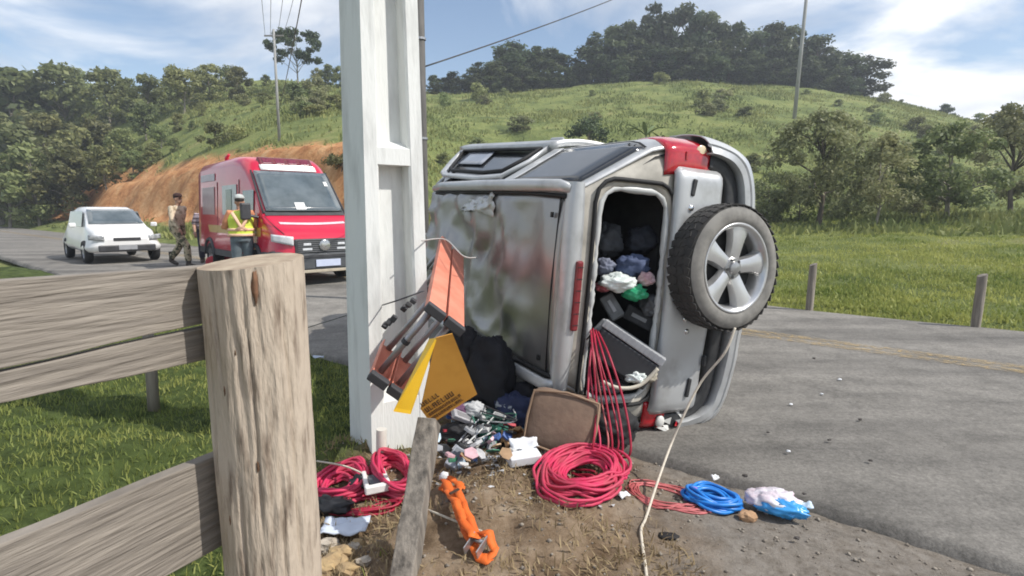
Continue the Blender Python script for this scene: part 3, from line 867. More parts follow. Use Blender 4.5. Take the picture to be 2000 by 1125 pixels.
solo('hedge_bush', 1780, 345, 415, 29, 3.4, 215, L_MID, BARK, 'low dark bush at the hill foot towards the right edge', 'bush', base=0.03, nclump=34, per=90, lsize=0.08, tr=0.04, cr=0.45)
solo('bank_bush', 668, 300, 330, 23.5, 1.4, 217, L_MID, BARK, 'small bush on the earth bank beside the concrete pole', 'bush', base=0.03, nclump=18, per=70, lsize=0.06, tr=0.03, cr=0.25)

# low scrub dotted over the right-hand hillside
scrub = [make_tree('scrub_bush', 1.6, 2.2, 301 + i, (L_MID, L_OLIVE)[i % 2], BARK, nclump=16, per=70, lsize=0.11, base=0.05, tr=0.03, crown_r=0.42) for i in range(3)]
rs = random.Random(77)
for k in range(38):
    px = rs.uniform(845, 1990); Y = rs.uniform(34, 80)
    u_ = (px - 1000) / 1120
    kk = rs.uniform(0.5, 1.3)
    plant(scrub[k % 3], u_ * Y, Y, kk, rs.random() * 6.28, ('low bush dotted on the hillside above the overturned car' if px < 1320 else 'low bush dotted on the hillside below the right end of the wood'), 'bush', 'low bushes on the right-hand hillside', sz=rs.uniform(.6, 1.0))
for k in range(16):
    px = rs.uniform(430, 680); Y = rs.uniform(40, 60)
    u_ = (px - 1000) / 1120
    plant(scrub[k % 3], u_ * Y, Y, rs.uniform(0.5, 1.2), rs.random() * 6.28, 'low bush on the sunny slope above the earth bank', 'bush', 'low bushes above the earth bank', sz=rs.uniform(.6, 1.0))

# banana-like plants on the hillside: each leaf a curved blade
def banana(px, by, Y, h, seed, label):
    rdn = random.Random(seed)
    Pb = at(px, by, Y); z0 = tz(Pb.x, Y)
    t = thing('banana_plant', label, 'plant', (Pb.x, Y, z0), rdn.random() * 6, 'banana plants on the hillside')
    st = B(); st.tube([(0, 0, -0.1), (0.02, 0, h * 0.25), (0, 0, h * 0.5)], [0.11, 0.09, 0.05], 7); st.obj('stem', BARK_PALE, t, smooth=True)
    for i in range(9):
        a = i * 2.4 + rdn.uniform(-.3, .3); L = h * rdn.uniform(0.45, 0.7); up = rdn.uniform(0.5, 1.1)
        q = B(); n = 7
        def fn(u_, v_):
            d = L * u_
            z = h * 0.45 + d * up - 0.9 * up * d * d / L * (0.4 + 0.3 * (i % 3))
            w_ = 0.16 * math.sin(PI * min(1, 0.08 + 0.9 * u_)) ** 0.7
            y_ = (v_ - 0.5) * 2 * w_
            x_ = d * 0.75
            return (x_ * math.cos(a) - y_ * math.sin(a), x_ * math.sin(a) + y_ * math.cos(a), z + abs(v_ - .5) * 0.08)
        q.grid(fn, n, 2)
        q.obj('leaf', mat('banana_leaf', (0.20, 0.26, 0.08), (0.10, 0.15, 0.04), scale=3, rough=0.5), t, smooth=True)
for k, (px, by, Y, h, lb) in enumerate([(1262, 262, 44, 3.2, 'pale banana plant on the hillside above the car roof'), (1300, 268, 42, 2.4, 'shorter banana plant right of the taller one on the hillside'), (1690, 330, 36, 2.6, 'banana plant half hidden behind the thin meadow tree')]):
    banana(px, by, Y, h, 40 + k, lb)

# ------------------------------------------------------------------ poles, wires, fence
CONC = mat('pole_concrete', (0.70, 0.71, 0.69), (0.46, 0.465, 0.45), scale=7, rough=0.88, bump=0.5, bscale=70, stretch=(1, 1, 0.22), bdist=0.006, lo=0.27, hi=0.52, detail=9)
def concrete_pole():
    ang = math.atan2(-0.80, 0.60)                     # recessed face looks this way
    t = thing('utility_pole', 'thick pale concrete utility pole with recessed face, struck by the overturned car', 'pole', (-0.735, 3.30, -0.05), ang)
    H = 9.2
    wid = lambda z: 0.385 - 0.021 * z                 # across the recessed face (local y)
    dep = lambda z: 0.33 - 0.016 * z                  # local x
    b = B()
    fl = 0.085
    zs = [0, 0.55, 1.2, 2, 3, 5, 7, H]
    for sg in (-1, 1):
        V = []
        for z in zs:
            w, d = wid(z), dep(z)
            y0, y1 = sg * w / 2, sg * (w / 2 - fl)
            V += [(-d / 2, y0, z), (d / 2, y0, z), (d / 2 , y1 + sg * 0.012, z), (d / 2 - 0.012, y1, z), (-d / 2 + 0.012, y1, z), (-d / 2, y1 + sg * 0.012, z)]
        Fs = []
        for k in range(len(zs) - 1):
            for j in range(6):
                q = (k * 6 + j, k * 6 + (j + 1) % 6, (k + 1) * 6 + (j + 1) % 6, (k + 1) * 6 + j)
                Fs.append(q if sg < 0 else tuple(reversed(q)))
        Fs.append(tuple(range(6))); Fs.append(tuple((len(zs) - 1) * 6 + j for j in range(6)))
        b.add(V, Fs)
    b.obj('flange', CONC, t)
    b.v, b.f = [], []
    for k in range(len(zs) - 1):
        b.taper((0, 0, zs[k]), (0.10, wid(zs[k]) - 2 * fl + 0.01), (0, 0, zs[k + 1]), (0.10, wid(zs[k + 1]) - 2 * fl + 0.01))
    b.obj('web', CONC, t)
    for z0, z1 in ((0.0, 0.42), (1.70, 1.84), (2.95, 3.08), (4.2, 4.32), (5.5, 5.6), (6.8, 6.9), (8.9, 9.19)):
        c = B()
        d0, d1 = dep(z0) - 0.006, dep(z1) - 0.006
        w0, w1 = wid(z0) - 2 * fl + 0.03, wid(z1) - 2 * fl + 0.03
        # crossbar whose upper face slopes back into the recess
        for sg in (-1, 1):
            V = [(sg * 0.04, -w0 / 2, z0), (sg * d0 / 2, -w0 / 2, z0), (sg * d1 / 2, -w1 / 2, z1 - 0.05), (sg * 0.04, -w1 / 2, z1),
                 (sg * 0.04, w0 / 2, z0), (sg * d0 / 2, w0 / 2, z0), (sg * d1 / 2, w1 / 2, z1 - 0.05), (sg * 0.04, w1 / 2, z1)]
            Fs = [(0, 1, 2, 3), (7, 6, 5, 4), (0, 4, 5, 1), (1, 5, 6, 2), (2, 6, 7, 3), (3, 7, 4, 0)]
            c.add(V, Fs if sg > 0 else [tuple(reversed(f)) for f in Fs])
        c.obj('crossbar', CONC, t)
    # crossarm with insulators, above the picture
    STEEL = mat('galvanised', (0.42, 0.43, 0.44), (0.30, 0.31, 0.32), scale=14, rough=0.45, metal=0.8)
    a = B(); a.box((0.2, 0, 8.6), (0.09, 1.9, 0.11)); a.obj('crossarm', STEEL, t, bevel=0.006)
    for y in (-0.85, -0.3, 0.3, 0.85):
        i = B(); i.lathe([(0.0, 0.0), (0.05, 0.0), (0.055, 0.03), (0.035, 0.05), (0.05, 0.08), (0.03, 0.11), (0, 0.12)], 12, Matrix.Translation((0.2, y, 8.66)))
        i.obj('insulator', mat('porcelain', (0.30, 0.16, 0.09), rough=0.3), t, smooth=True)
concrete_pole()

DARKW = mat('weathered_pole', (0.17, 0.16, 0.15), (0.09, 0.085, 0.08), scale=7, rough=0.8, stretch=(1, 1, 0.2), bump=0.3)
t = thing('conduit_pole', 'slender dark grey pole standing just behind the concrete pole', 'pole', (at(826, 330, 8.6).x, 8.6, tz(at(826, 330, 8.6).x, 8.6) - 0.1))
b = B(); b.tube([(0, 0, 0), (0, 0, 3), (0, 0, 7.2)], [0.075, 0.07, 0.06], 12); b.obj('shaft', DARKW, t, smooth=True)
b = B(); b.tube([(-0.08, 0.03, 0.1), (-0.075, 0.03, 2.4), (-0.07, 0.02, 7.0)], 0.022, 8); b.obj('conduit', mat('grey_conduit', (0.42, 0.42, 0.42), rough=0.5), t, smooth=True)
for z in (1.2, 2.6, 4.0, 5.5):
    b = B(); b.lathe([(0.083, z), (0.083, z + 0.03), (0.07, z + 0.032)], 14); b.obj('strap', mat('galv_strap', (0.45, 0.45, 0.46), rough=0.4, metal=0.8), t)

def far_pole(px, by, Y, h, r, label, lean=0.0):
    Pb = at(px, by, Y)
    z0 = tz(Pb.x, Y)
    t = thing('utility_pole', label, 'pole', (Pb.x, Y, z0 - 0.2))
    b = B(); b.tube([(0, 0, 0), (lean * .5, 0, h / 2), (lean, 0, h)], [r, r * 0.85, r * 0.7], 10); b.obj('shaft', mat('grey_pole', (0.36, 0.36, 0.35), (0.25, 0.25, 0.24), scale=4, rough=0.8, stretch=(1, 1, .2)), t, smooth=True)
    b = B(); b.box((lean, 0, h - 0.35), (1.1, 0.07, 0.08)); b.obj('crossarm', mat('grey_arm', (0.28, 0.27, 0.26), rough=0.7), t, bevel=0.01)
    return Vector((Pb.x + lean, Y, z0 - 0.2 + h))
fp1 = far_pole(545, 258, 34, 6.4, 0.09, 'thin pale utility pole far up the left-hand hillside')
fp2 = far_pole(1553, 205, 60, 16.5, 0.20, 'thin grey pole rising before the wood on the right-hand ridge', lean=0.6)

WIRE = mat('wire', (0.06, 0.06, 0.065), rough=0.5)
def wire(p0, p1, sag, r, label, group='overhead wires'):
    p0, p1 = Vector(p0), Vector(p1)
    b = B(); n = 24
    b.tube([p0.lerp(p1, i / n) - Vector((0, 0, sag * 4 * (i / n) * (1 - i / n))) for i in range(n + 1)], r, 5)
    o = b.obj('overhead_wire', WIRE, None, smooth=True)
    tag(o, label, 'wire', group)
for k, (dz, off) in enumerate(((-0.3, -0.5), (-0.3, -0.2), (-0.3, 0.2), (-0.3, 0.5))):
    y = (-0.85, -0.3, 0.3, 0.85)[k]
    ca, sa = math.cos(math.atan2(-0.80, 0.60)), math.sin(math.atan2(-0.80, 0.60))
    p1 = Vector((-0.735 + 0.2 * ca - y * sa, 3.30 + 0.2 * sa + y * ca, 8.72))
    wire(fp1 + Vector((off, 0, dz)), p1, 0.5 + 0.12 * k, 0.011, ['left-hand', 'second from left', 'third from left', 'right-hand'][k] + ' of the overhead wires running to the concrete pole')
wire(at(830, 130, 8.6), at(1330, -60, 20), 0.1, 0.012, 'faint overhead wire rising right from the slender dark pole')
wire(at(600, -60, 14), at(545, 215, 33.5), 0.15, 0.016, 'lone wire dropping from the sky to the far hillside pole')

# wooden corral fence at left
WOOD_PLANK = mat('weathered_plank', (0.29, 0.255, 0.215), (0.15, 0.13, 0.11), scale=3.4, rough=0.92, bump=0.9, bscale=5, stretch=(2, 0.8, 16), bdist=0.010, lo=0.3, hi=0.66, detail=8)
WOOD_LOG = mat('debarked_log', (0.46, 0.385, 0.305), (0.18, 0.135, 0.10), scale=16, rough=0.92, bump=1.0, bscale=26, stretch=(2.0, 2.0, 0.36), bdist=0.014, lo=0.30, hi=0.50, detail=7)
WOOD_GREY = mat('grey_post_wood', (0.34, 0.30, 0.25), (0.15, 0.13, 0.11), scale=6, rough=0.92, bump=0.7, bscale=14, stretch=(3, 3, 0.3), bdist=0.008)
def fence():
    c = at(507, 700, 1.50); c.z = -0.3
    tp = at(503, 510, 1.50)
    t = thing('wooden_fence', 'rustic fence of a thick debarked log post and grey planks at left', 'fence', (c.x, c.y, 0))
    b = B(); n = 150; rows = 80; V = []; Fs = []
    cracks = [(-2.35, .3, 1.1, .012), (-1.75, .0, .75, .014), (-1.35, .55, 1.25, .012), (-0.95, .1, .8, .012), (-2.0, .9, 1.3, .010), (-1.55, .85, 1.15, .008), (-2.6, -.1, .6, .012), (-1.15, 1.0, 1.3, .010), (-0.6, .4, 1.2, .012)]
    R0 = 0.127
    H0, H1 = -0.3, tp.z
    for i in range(rows + 1):
        z = H0 + (H1 - H0) * i / rows
        cx = 0.012 * math.sin(z * 2.2) - 0.006 * z
        for j in range(n):
            th = 2 * PI * j / n
            r = R0 * (1 + 0.05 * nz(math.cos(th) * 1.1, math.sin(th) * 1.1, z * 0.8) + 0.022 * nz(math.cos(th) * 6, math.sin(th) * 6, z * 2.4) + 0.012 * nz(math.cos(th) * 16, math.sin(th) * 16, z * 5))
            for tc_, za_, zb_, dp in cracks:
                if za_ < z < zb_:
                    dth = (th - PI * 2 * (th > PI)) - tc_ - .07 * nz(z * 3.2, tc_ * 5, 1.0)
                    r -= dp * math.exp(-(dth / .028) ** 2) * min(1, (z - za_) / .1, (zb_ - z) / .1)
            zz = z + (0.014 * math.cos(th - 0.9) if i == rows else 0)
            V.append((cx + r * math.cos(th), r * math.sin(th), zz))
    for i in range(rows):
        for j in range(n):
            Fs.append((i * n + j, i * n + (j + 1) % n, (i + 1) * n + (j + 1) % n, (i + 1) * n + j))
    b.add(V, Fs)
    post = b.obj('post', WOOD_LOG, t, smooth=True)
    e = B(); e.add(V[-n:] + [(sum(v[0] for v in V[-n:]) / n, 0, H1 + 0.004)], [(j, (j + 1) % n, n) for j in range(n)])
    e.obj('sawn_end', mat('end_grain', (0.44, 0.36, 0.26), (0.28, 0.21, 0.15), scale=18, rough=0.9), post)
    # knots and scars on the log
    for th, z, s in ((-1.15, 1.215, 0.024), (-1.9, 0.95, 0.008), (-1.3, 0.75, 0.009), (-2.0, 0.6, 0.008), (-1.6, 1.05, 0.007)):
        k = B(); k.ellipsoid((math.cos(th) * R0 * 0.965, math.sin(th) * R0 * 0.965, z), (s * .35, s * .35, s * 1.5), 10, 6, fn=lambda d_: 1 + .5 * nz(d_.x * 2 + s * 99, d_.y * 2, d_.z * 2))
        k.obj('knot', mat('knot', (0.20, 0.10, 0.055), (0.10, 0.055, 0.03), scale=30, rough=0.9), post, smooth=True)
    # planks: run from behind the post towards the left of the camera
    d = Vector((-0.42, -0.91, 0)).normalized()
    nrm = Vector((0.91, -0.42, 0))
    A = at(400, 600, 1.47); A = Vector((A.x, A.y, 0)) - d * 0.05 - Vector((c.x, c.y, 0))
    def plank(z0, z1, slope0, slope1, th, seed, start=0.0, L=1.25):
        q = B(); n_ = 30
        for i in range(n_ + 1):
            s = start + (L - start) * i / n_
            za = z0 + slope0 * s + 0.004 * nz(s * 3, seed); zb = z1 + slope1 * s + 0.005 * nz(s * 3, seed + 9)
            off = 0.003 * nz(s * 2, seed + 4)
            p = A + d * s + nrm * off
            q.v += [tuple(p + Vector((0, 0, za))), tuple(p + Vector((0, 0, zb))), tuple(p - nrm * th + Vector((0, 0, zb))), tuple(p - nrm * th + Vector((0, 0, za)))]
        for i in range(n_):
            o_ = i * 4
            for j in range(4):
                q.f.append((o_ + j, o_ + 4 + j, o_ + 4 + (j + 1) % 4, o_ + (j + 1) % 4))
        q.f.append((3, 2, 1, 0)); q.f.append(tuple(n_ * 4 + j for j in range(4)))
        o_ = q.obj('plank', WOOD_PLANK, t, bevel=0.003)
        return o_
    zt = lambda py: at(400, py, 1.47).z
    p1 = plank(zt(633) + .003, zt(520), -0.02, 0.02, 0.035, 1)
    k = B(); pk = A + d * 0.045 + Vector((0, 0, zt(570))) ; k.ellipsoid(pk, (0.006, 0.02, 0.012), 10, 6); k.obj('knot', mat('knot_pale', (0.42, 0.27, 0.15), rough=0.9), p1, smooth=True)
    plank(zt(703), zt(637), 0.04, -0.02, 0.032, 2)
    plank(zt(1068), zt(893), 0.05, 0.03, 0.038, 3)
fence()
t = thing('fence_post', 'thin dark stake standing in the grass under the fence planks', 'post', gp(300, 800))
b = B(); b.tube([(0, 0, -.1), (0.01, 0, 0.4), (0.0, 0, 0.85)], [0.04, 0.037, 0.033], 9); b.obj('stake', WOOD_GREY, t, smooth=True)

# meadow fence posts beyond the road
def field_post(x, y, h, r, label, seed):
    z0 = tz(x, y)
    rdn = random.Random(seed)
    b = B(); n = 10; V = []; rows = 9
    for i in range(rows + 1):
        z = -0.15 + (h + 0.15) * i / rows
        for j in range(n):
            th = 2 * PI * j / n
            rr = r * (1 + 0.12 * nz(math.cos(th) * 2, math.sin(th) * 2 + seed, z * 2))
            V.append((rr * math.cos(th) + 0.02 * z, rr * math.sin(th), z + (0.02 * math.cos(th) if i == rows else 0)))
    Fs = [(i * n + j, i * n + (j + 1) % n, (i + 1) * n + (j + 1) % n, (i + 1) * n + j) for i in range(rows) for j in range(n)] + [tuple(rows * n + j for j in range(n))]
    b.add(V, Fs)
    o = b.obj('fence_post', WOOD_GREY, None, smooth=True, angle=50); o.location = (x, y, z0)
    tag(o, label, 'post', 'meadow fence posts')
P = gp(1580, 607)
field_post(P.x, P.y, 0.72, 0.05, 'short weathered wooden post at the meadow edge right of the spare wheel', 3)
P = gp(1905, 640); field_post(P.x, P.y, 0.70, 0.05, 'short weathered wooden post at the meadow edge by the right border', 5)

# ------------------------------------------------------------------ the overturned car
def make_car():
    HD, ROLL, PIT = R_(-27), R_(4), R_(2.0)
    F = Vector((math.sin(HD) * math.cos(PIT), math.cos(HD) * math.cos(PIT), math.sin(PIT)))
    Lf = Vector((-math.cos(HD), math.sin(HD), 0))
    Rn = Lf * math.cos(ROLL) + Vector((0, 0, 1)) * math.sin(ROLL)
    Rn = (Rn - F * Rn.dot(F)).normalized()
    ZR = 1.62
    SX, SY, SZ = 0.975, 1.03, 0.98
    O = at(1099, 566, 3.16) - Rn * ZR * SZ
    M = frame(F, Rn, O) @ Matrix.Diagonal((SX, SY, SZ, 1))                             # local x forward, z car-up (world left), y car-left (world down)
    car = thing('overturned_car', 'silver off-road car lying on its side with smashed rear window', 'car', matrix=M)
    PAINT = mat('silver_paint', (0.50, 0.51, 0.515), (0.36, 0.36, 0.355), scale=4.5, rough=0.32, metal=0.4, coat=0.3, rough2=0.5, lo=.28, hi=.5)
    ROOFP = mat('silver_paint_shaded', (0.36, 0.35, 0.34), (0.27, 0.265, 0.26), scale=2.2, rough=0.27, metal=0.72, coat=0.1, rough2=0.40)  # same silver, darkened: the roof's shade is put into the colour
    PLAS = mat('black_plastic', (0.022, 0.023, 0.025), (0.04, 0.04, 0.042), scale=20, rough=0.55)
    RUB = mat('rubber_seal', (0.012, 0.012, 0.013), rough=0.7)
    GLS = mat('tinted_glass', (0.016, 0.019, 0.022), (0.03, 0.032, 0.036), scale=4, rough=0.06, rough2=0.16, spec=0.8)
    LIN = mat('dark_lining', (0.03, 0.03, 0.033), (0.055, 0.054, 0.055), scale=7, rough=0.95)
    RED = mat('red_lens', (0.50, 0.012, 0.022), (0.36, 0.006, 0.014), scale=25, rough=0.12, coat=0.8)
    DIRT = mat('dirty_door_jamb', (0.50, 0.47, 0.41), (0.33, 0.31, 0.27), scale=7, rough=0.6)
    prof = [(0, .24), (.3, .24), (.55, .24), (.72, .25), (.80, .29), (.85, .36), (.885, .45), (.905, .58), (.915, .72), (.912, .86), (.895, .98), (.87, 1.07),
            (.835, 1.13), (.79, 1.205), (.745, 1.28), (.70, 1.355), (.655, 1.43), (.618, 1.495), (.59, 1.545), (.55, 1.585), (.49, 1.608), (.36, 1.622), (.18, 1.63), (0, 1.633)]
    zt = lambda s: float(np.interp(s, [0, 2.3, 2.4, 3.08, 3.16, 4.0, 4.12, 4.2], [9, 9, 1.60, 1.09, 1.05, 0.93, 0.85, 0.62]))
    hs = lambda s: float(np.interp(s, [0, .04, .10, .18, 3.55, 3.9, 4.1, 4.2], [.925, .958, .985, 1, 1, .96, .88, .78]))
    def dent(s, y):
        a = -0.045 * math.exp(-((s - 1.55) ** 2 / .30 + (y - 0.05) ** 2 / .22))
        a += -0.05 * math.exp(-((s - 0.85) ** 2 / .06 + (y - 0.30) ** 2 / .035))
        a += 0.028 * math.exp(-((s - 0.62 - 0.5 * (y - .1)) ** 2 / .004)) * math.exp(-(y - .25) ** 2 / .05)
        a += -0.03 * math.exp(-((s - 0.5) ** 2 / .03 + (y + 0.15) ** 2 / .05))
        k = min(1, max(0, (s - 0.25) / 0.9))
        rg1 = 1 - abs(nz(s * 1.5 + y * 1.1 + 3.1, y * 1.6 - s * .7, 7.0, 2)) * 2.2; rg2 = 1 - abs(nz(s * 2.3 - y * 1.4 + 1.7, y * 2.2 + s * .5, 11.0, 2)) * 2.4
        a += (.25 + .75 * k) * (0.042 * max(0, rg1) ** 2 + 0.018 * max(0, rg2) ** 3) - .012
        a += k * 0.035 * nz(s * 1.7, y * 1.9, 2.0, 3) + k * k * 0.010 * nz(s * 4.5, y * 5.5, 5.0, 3)
        ed = min(1, max(0, (0.56 - abs(y)) / 0.12))
        return a * ed * (min(1, max(0, (s - .12) / .2)))
    def surf(s, idx):
        k = min(int(idx), len(prof) - 2); f = idx - k
        w = prof[k][0] * (1 - f) + prof[k + 1][0] * f; z = prof[k][1] * (1 - f) + prof[k + 1][1] * f
        w *= hs(s)
        lim = zt(s)
        if z > lim:
            over = (z - lim) / (1.633 - lim + 1e-6)
            z = lim + 0.02 * (1 - w / .9)
            w = min(w, 0.85 * hs(s))
        x = s + (0.10 * max(0, z - 1.0) * max(0, 1 - s / 0.5) if z > 1 else 0)
        return x, w, z
    SS = list(np.concatenate([[0, .03, .06, .10, .14, .18], np.arange(.22, 2.4, .04), np.arange(2.4, 3.85, .1), [3.85, 3.95, 4.05, 4.11, 4.17, 4.2]]))
    K = 4
    IDX = [i / K for i in range((len(prof) - 1) * K + 1)]
    ring = [(i, -1) for i in IDX] + [(i, 1) for i in reversed(IDX[1:-1])]
    V = []
    for s in SS:
        for i, sg in ring:
            x, w, z = surf(s, i)
            y = sg * w
            if z > 1.52 and s < 2.45:
                z += dent(s, y)
            if s > 2.6:
                z += 0.03 * nz(s * 3, y * 3, 1.0, 3); x += 0.05 * nz(s * 2, y * 2, z * 2, 2) * (s - 2.6)
            V.append((x, y, z))
    n = len(ring); Fs = []; FR = []
    AX = ((0.66, .30), (3.35, .30))
    def cut(p, s):
        x, y, z = p
        for ax, az in AX:
            if abs(y) > .5 and (s - ax) ** 2 + (z - az) ** 2 < .40 ** 2: return True
        if abs(y) > .5 and 1.11 < z < 1.50:
            if y < 0 and 1.16 < s < 2.38: return True
            if y > 0 and (0.16 < s < 0.95 or 1.12 < s < 2.38): return True
        if 2.43 < s < 3.04 and z > 1.1 and abs(y) < .52: return True
        return False
    for i in range(len(SS) - 1):
        for j in range(n):
            q = (i * n + j, (i + 1) * n + j, (i + 1) * n + (j + 1) % n, i * n + (j + 1) % n)
            c = [sum(V[a][k] for a in q) / 4 for k in range(3)]
            if cut(c, (SS[i] + SS[i + 1]) / 2): continue
            (FR if (c[2] > 1.56 and SS[i] < 2.4) else Fs).append(q)
    Fs.append(tuple((len(SS) - 1) * n + j for j in range(n)))
    b = B(); b.add(V, Fs); b.obj('body_shell', PAINT, car, smooth=True, solid=0.012, angle=45)
    b = B(); b.add(V, FR); b.obj('roof', ROOFP, car, smooth=True, solid=0.012, angle=60)
    # lining just inside the shell, coloured dark so openings look shaded; open behind
    b = B(); V2 = [(x, y * 0.955, .30 + (z - .30) * 0.955 if z > .3 else z + .03) for x, y, z in V]
    b.add(V2, [f for f in Fs + FR if len(f) == 4]); b.obj('cabin_lining', LIN, car, smooth=True)
    b = B(); b.box((1.0, 0, 0.80), (1.7, 1.5, 0.04)); b.box((1.75, 0, 1.0), (0.14, 1.3, 0.62), Matrix.Rotation(0.2, 3, 'Y')); b.obj('cabin_floor', LIN, car)
    # --- rear face: ring of panels between the outer outline and the window opening
    hole_c = (-0.0, 1.165)
    def rrect(th, hy0, hy1, hz, r, c):
        """point on a rounded rectangle seen from c at angle th"""
        dy, dz = math.cos(th), math.sin(th)
        lo, hi = 0.0, 2.0
        def inside(t):
            y, z = dy * t, dz * t
            hy = hy1 if y > 0 else hy0
            ay, az = abs(y), abs(z)
            if ay > hy or az > hz: return False
            if ay > hy - r and az > hz - r: return (ay - hy + r) ** 2 + (az - hz + r) ** 2 < r * r
            return True
        for _ in range(30):
            m_ = (lo + hi) / 2
            if inside(m_): lo = m_
            else: hi = m_
        return (c[0] + dy * lo, c[1] + dz * lo)
    outl = [(V[j][1], V[j][2]) for j in range(n)]
    def outer(th):
        dy, dz = math.cos(th), math.sin(th); best = 9
        for j in range(n):
            (y1, z1), (y2, z2) = outl[j], outl[(j + 1) % n]
            ey, ez = y2 - y1, z2 - z1
            den = dy * ez - dz * ey
            if abs(den) < 1e-9: continue
            t_ = ((y1 - hole_c[0]) * ez - (z1 - hole_c[1]) * ey) / den
            u_ = ((y1 - hole_c[0]) * dz - (z1 - hole_c[1]) * dy) / den
            if t_ > 0 and -1e-6 <= u_ <= 1 + 1e-6: best = min(best, t_)
        return (hole_c[0] + dy * best, hole_c[1] + dz * best)
    NT = 128
    xr = lambda y, z: 0.10 * max(0, z - 1.0) - 0.035 * (1 - min(1, abs(y) / .85) ** 2) 
    HY0, HY1, HZ = 0.58, 0.66, 0.245                    # half sizes of the opening (y- is world up)
    V3 = []
    for k in range(5):
        f = k / 4
        for a in range(NT):
            th = 2 * PI * a / NT
            oy, oz = outer(th); iy, iz = rrect(th, HY0, HY1, HZ, 0.12, hole_c)
            y, z = oy + (iy - oy) * f, oz + (iz - oz) * f
            V3.append((xr(y, z) + (0.03 * (1 - f) ** 2 if f < .3 else 0), y, z))
    F3 = [(k * NT + a, k * NT + (a + 1) % NT, (k + 1) * NT + (a + 1) % NT, (k + 1) * NT + a) for k in range(4) for a in range(NT)]
    b = B(); b.add(V3, F3); b.obj('rear_panel', DIRT, car, smooth=True, solid=-0.02)
    # window opening: pale inner frame and black rubber
    loop = lambda hy0, hy1, hz_, x_: [(xr(*(q := rrect(2 * PI * a / 72, hy0, hy1, hz_, 0.13, hole_c))) + x_, q[0], q[1]) for a in range(72)]
    b = B(); b.tube(loop(HY0 - .005, HY1 - .005, HZ - .005, 0.012), [0.019 + .004 * math.sin(a * .9) + .003 * math.sin(a * 2.7) for a in range(72)], 8, closed=True); b.obj('window_frame', mat('pale_frame', (0.55, 0.56, 0.55), rough=0.4), car, smooth=True)
    b = B(); b.tube(loop(HY0 + .045, HY1 + .035, HZ + .035, -0.012), 0.013, 7, closed=True); b.obj('rubber_seal', RUB, car, smooth=True)
    b = B(); b.tube([(0.02, HY1 - .1, hole_c[1] + .215), (-0.01, HY1 - .02, hole_c[1] + .235), (-0.03, 0.25, hole_c[1] + .25), (-.01, .28, hole_c[1] + .262)], [.008, .01, .009, .004], 6)
    b.obj('loose_seal', RUB, car, smooth=True)
    # spoiler strip at the roof's rear edge with the third brake light
    b = B()
    def sp(u_, v_):
        y = -0.585 + 1.185 * u_; th = -0.9 + v_ * 3.3
        z = 1.565 + 0.062 * math.sin(th) * (1 - .25 * abs(2 * u_ - 1) ** 4); x = 0.03 - 0.062 * math.cos(th) + 0.018 * (2 * u_ - 1) ** 2
        return (x, y, z)
    b.grid(sp, 24, 10); b.obj('roof_spoiler', PAINT, car, smooth=True)
    b = B(); b.box((-0.036, 0.03, 1.545), (0.03, 0.39, 0.045)); lt = b.obj('brake_light', mat('dull_red_lens', (0.22, 0.03, 0.035), (0.15, 0.02, 0.025), scale=30, rough=0.25), car, bevel=0.012)
    b = B()
    for k in range(6): b.box((-0.0518, -0.13 + 0.064 * k, 1.545), (0.003, 0.004, 0.038))
    b.obj('lens_rib', RUB, lt)
    # --- tailgate (lower half) with slots, handle and lamp dot
    b = B()
    def tg(u_, v_):
        y = -0.72 + 1.475 * u_; z = 0.525 + 0.375 * v_
        e = min(u_, 1 - u_) * 1.475; e2 = min(v_, 1 - v_) * 0.375
        drop = 0.03 * max(0, 1 - e / .05) ** 2 + 0.03 * max(0, 1 - e2 / .04) ** 2
        x = xr(y, z) - 0.040 + drop + 0.010 * nz(y * 2.5, z * 2.5, 8.0, 3) * (1 if y > 0 else .4)
        x += 0.022 * math.exp(-((y - .45) ** 2 / .01 + (z - .72) ** 2 / .02))
        return (x, y, z)
    b.grid(tg, 46, 16); gate = b.obj('tailgate', PAINT, car, smooth=True, solid=-0.022)
    for y, z, sy, sz, tilt in ((-0.62, .79, .10, .030, .15), (0.60, .635, .12, .028, .1), (0.43, .46 + .07, .07, .022, 0)):
        b = B(); b.box((xr(y, z) - 0.060, y, z), (0.03, sy, sz), Matrix.Rotation(tilt, 3, 'X')); b.obj('slot', PLAS, gate, bevel=0.008)
    for y, z in ((-.50, .80), (.16, .75), (.235, .725)):
        b = B(); b.lathe([(0, .014), (.016, .012), (.021, 0), (.021, -.02)], 14, Matrix.Translation((xr(y, z) - .060, y, z)) @ Matrix.Rotation(-PI / 2, 4, 'Y')); b.obj('bolt', mat('chrome', (0.75, 0.75, 0.75), rough=0.15, metal=1.0), gate, smooth=True)
    # --- rear lights wrapping the corners
    def corner_patch(z0, z1, s1, sg, off, nu=10, nv=8, lead=0.2):
        """patch on the rear corner: from the rear face round to s1 along the flank"""
        q = B()
        def fn(u_, v_):
            z = z0 + (z1 - z0) * v_
            i = next(k for k in range(len(prof) - 1) if prof[k + 1][1] >= z); f_ = (z - prof[i][1]) / (prof[i + 1][1] - prof[i][1] + 1e-9)
            if u_ < lead:                              # on the rear face
                w = surf(0, i + f_)[1] - 0.15 * (1 - u_ / lead)
                p = Vector((-0.012 + .012 * u_ / lead - 0.012, w, z)); nn = Vector((-1, 0.35 * u_ / lead, 0))
            else:
                s_ = s1 * (u_ - lead) / (1 - lead)
                x, w, z_ = surf(s_, i + f_)
                p = Vector((x - .012 * (1 - (u_ - lead) / (1 - lead)), w, z)); nn = Vector((-max(0, 1 - s_ / .08), 1, 0))
            ed = min(v_, 1 - v_, u_ * 1.2, (1 - u_) * 1.2); p = p + nn.normalized() * (off * min(1, ed / .16) ** .5 - .004)
            return (p.x, sg * p.y, p.z)
        q.grid(fn, nu, nv); return q
